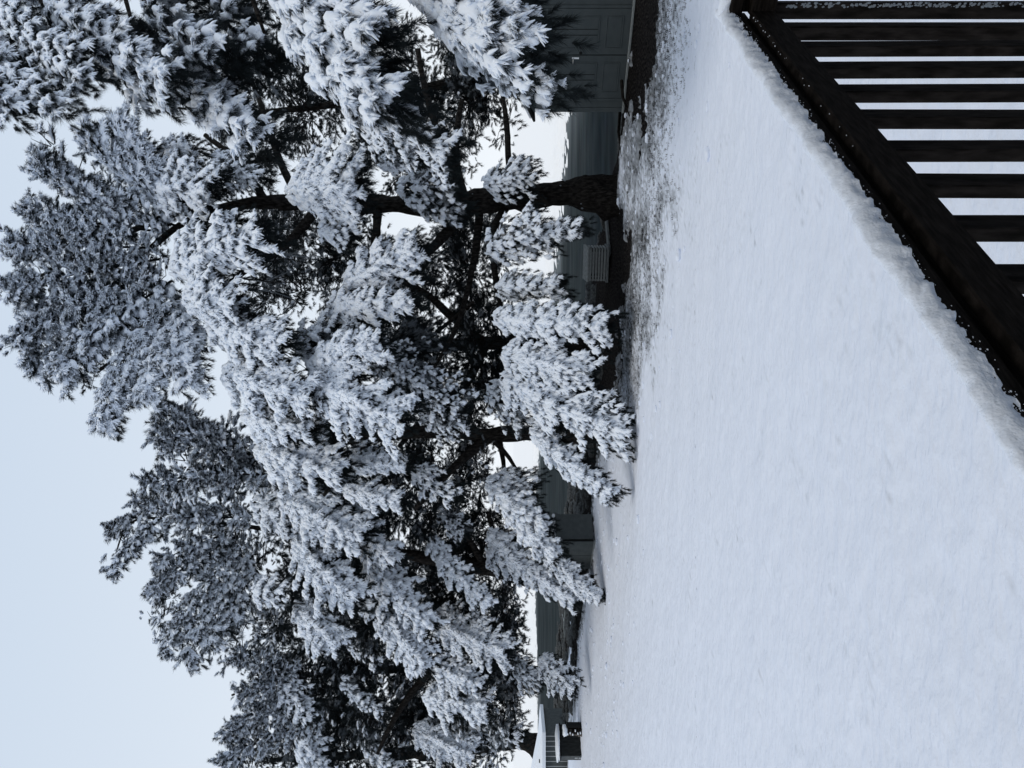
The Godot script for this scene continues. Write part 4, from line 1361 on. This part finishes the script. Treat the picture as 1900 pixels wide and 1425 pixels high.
	crown(t, 560, 1270, 60, 80, d, 1.3, 0.9, 0.08, 0.25, 0.31)
	crown(t, 640, 1210, 60, 70, d + 0.5, 1.3, 0.95, 0.08, 0.25, 0.30)
	crown(t, 690, 1290, 80, 100, d + 1, 1.3, 0.95, 0.08, 0.25, 0.30)
	crown(t, 640, 1150, 50, 50, d + 1, 1.0, 0.9, 0.08, 0.25, 0.30)
	crown(t, 850, 1240, 70, 110, d + 0.8, 1.3, 0.9, 0.1, 0.35, 0.30)
	crown(t, 950, 1240, 50, 80, d + 0.8, 1.1, 0.75, 0.1, 0.5, 0.27)
	crown(t, 930, 1310, 50, 70, d + 0.8, 1.1, 0.6, 0.25, 0.5, 0.27)
	bough(t, 806, 1135, 895, 1160, 60, d - 2.0, 0.9, 0.27)
	bough(t, 800, 1150, 935, 1210, 100, d - 2.4, 1.0, 0.29, true)
	bough(t, 795, 1230, 885, 1270, 80, d - 2.2, 1.0, 0.29, true)
	bough(t, 785, 1290, 900, 1310, 90, d - 2.0, 0.95, 0.29, true)
	bough(t, 520, 1240, 570, 1330, 60, d - 1.6, 0.9, 0.31, true)
	bough(t, 640, 1180, 700, 1230, 36, d - 1.4, 0.6, 0.28)
	bough(t, 630, 1260, 700, 1320, 36, d - 1.4, 0.6, 0.28)
	bough(t, 1000, 1215, 1058, 1275, 70, d - 1.6, 0.85, 0.25)
	bough(t, 945, 1225, 1000, 1270, 60, d - 1.2, 0.6, 0.25)

	# farthest left pine with the heavy leaning trunk
	d = 35.0
	b = spot(1040, 1395, d)
	b.y = -0.9
	t = tree("leftmost pine, its heavy black trunk rising behind the boathouse", b)
	trunk(t, [V(1060, 1398), V(1010, 1395), V(985, 1380), V(950, 1372), V(850, 1390), V(700, 1400), V(500, 1410)], d, [22, 17, 14, 13, 10, 7, 3], 40)
	crown(t, 880, 1340, 60, 60, 28, 1.4, 0.95, 0.05, 0.35, 0.32, false)
	crown(t, 700, 1360, 60, 60, 28, 1.4, 1, 0.08, 0.25, 0.33, false)
	crown(t, 620, 1350, 50, 60, 28, 1.3, 1, 0.08, 0.25, 0.33, false)
	d = 27.0
	crown(t, 470, 1380, 60, 70, d + 1.0, 1.5, 0.51, 0.22, 0.45, 0.34)
	crown(t, 520, 1420, 70, 70, d + 1.0, 1.5, 0.54, 0.22, 0.45, 0.34)
	crown(t, 560, 1360, 60, 70, d + 1.0, 1.5, 0.51, 0.08, 0.25, 0.34)
	crown(t, 650, 1400, 70, 80, d, 1.5, 0.9, 0.08, 0.25, 0.33)
	crown(t, 740, 1400, 70, 80, d, 1.5, 0.9, 0.08, 0.25, 0.33)
	crown(t, 830, 1400, 70, 70, d + 1.0, 1.5, 0.54, 0.22, 0.45, 0.33)
	crown(t, 920, 1390, 50, 60, d, 1.3, 0.75, 0.35, 0.45, 0.31)
	crown(t, 760, 1330, 60, 50, d, 1.3, 0.9, 0.08, 0.25, 0.32)
	bough(t, 545, 1350, 600, 1425, 70, d - 1.5, 0.95, 0.34, true)
	bough(t, 765, 1350, 870, 1400, 90, d - 1.5, 1.0, 0.32, true)
	bough(t, 660, 1360, 740, 1430, 40, d - 1.5, 0.7, 0.31)
	bough(t, 860, 1350, 960, 1360, 80, d - 1.5, 0.6, 0.30)

# ---------------------------------------------------------------- scene

func _ready() -> void:
	var cam := Camera3D.new()
	cam.name = "camera"
	cam.fov = 54.28
	cam.far = 3000.0
	cam.near = 0.05
	# held on its side: the picture's right is the world's down
	cam.transform = Transform3D(Basis(Vector3.DOWN, Vector3.RIGHT, Vector3.BACK), Vector3(0, EYE, 0))
	add_child(cam)
	cam.current = true

	var sky_mat := ProceduralSkyMaterial.new()
	sky_mat.sky_top_color = Color(0.53, 0.645, 0.80).linear_to_srgb()
	sky_mat.sky_horizon_color = Color(0.90, 0.95, 1.0).linear_to_srgb()
	sky_mat.sky_curve = 0.35
	sky_mat.ground_bottom_color = Color(0.55, 0.62, 0.72).linear_to_srgb()
	sky_mat.ground_horizon_color = Color(0.88, 0.93, 0.98).linear_to_srgb()
	var sky := Sky.new()
	sky.sky_material = sky_mat
	var env := Environment.new()
	env.background_mode = Environment.BG_SKY
	env.sky = sky
	env.tonemap_mode = Environment.TONE_MAPPER_LINEAR
	env.tonemap_exposure = 1.0
	env.sdfgi_enabled = true
	env.ssao_enabled = true
	env.ssil_enabled = true
	var we := WorldEnvironment.new()
	we.name = "world_environment"
	we.environment = env
	add_child(we)

	var sun := DirectionalLight3D.new()
	sun.name = "overcast_sun"
	sun.light_energy = 0.36
	sun.light_color = Color(1.0, 0.98, 0.95)
	sun.light_angular_distance = 40.0
	sun.shadow_enabled = true
	sun.rotation_degrees = Vector3(-62, -25, 0)
	add_child(sun)

	noise.noise_type = FastNoiseLite.TYPE_SIMPLEX_SMOOTH
	noise.seed = 5
	noise.frequency = 0.1
	noise.fractal_octaves = 3
	fine.noise_type = FastNoiseLite.TYPE_SIMPLEX_SMOOTH
	fine.seed = 8
	fine.frequency = 0.25
	fine.fractal_octaves = 3

	make_materials()
	make_tufts()
	crumb_mesh = rock_mesh(Vector3.ONE, 4)
	make_ground()
	make_railing()
	make_shed()
	make_unseen_house()
	make_small_things()
	make_trees()
	make_grass()
	make_clumps()
	make_stones()
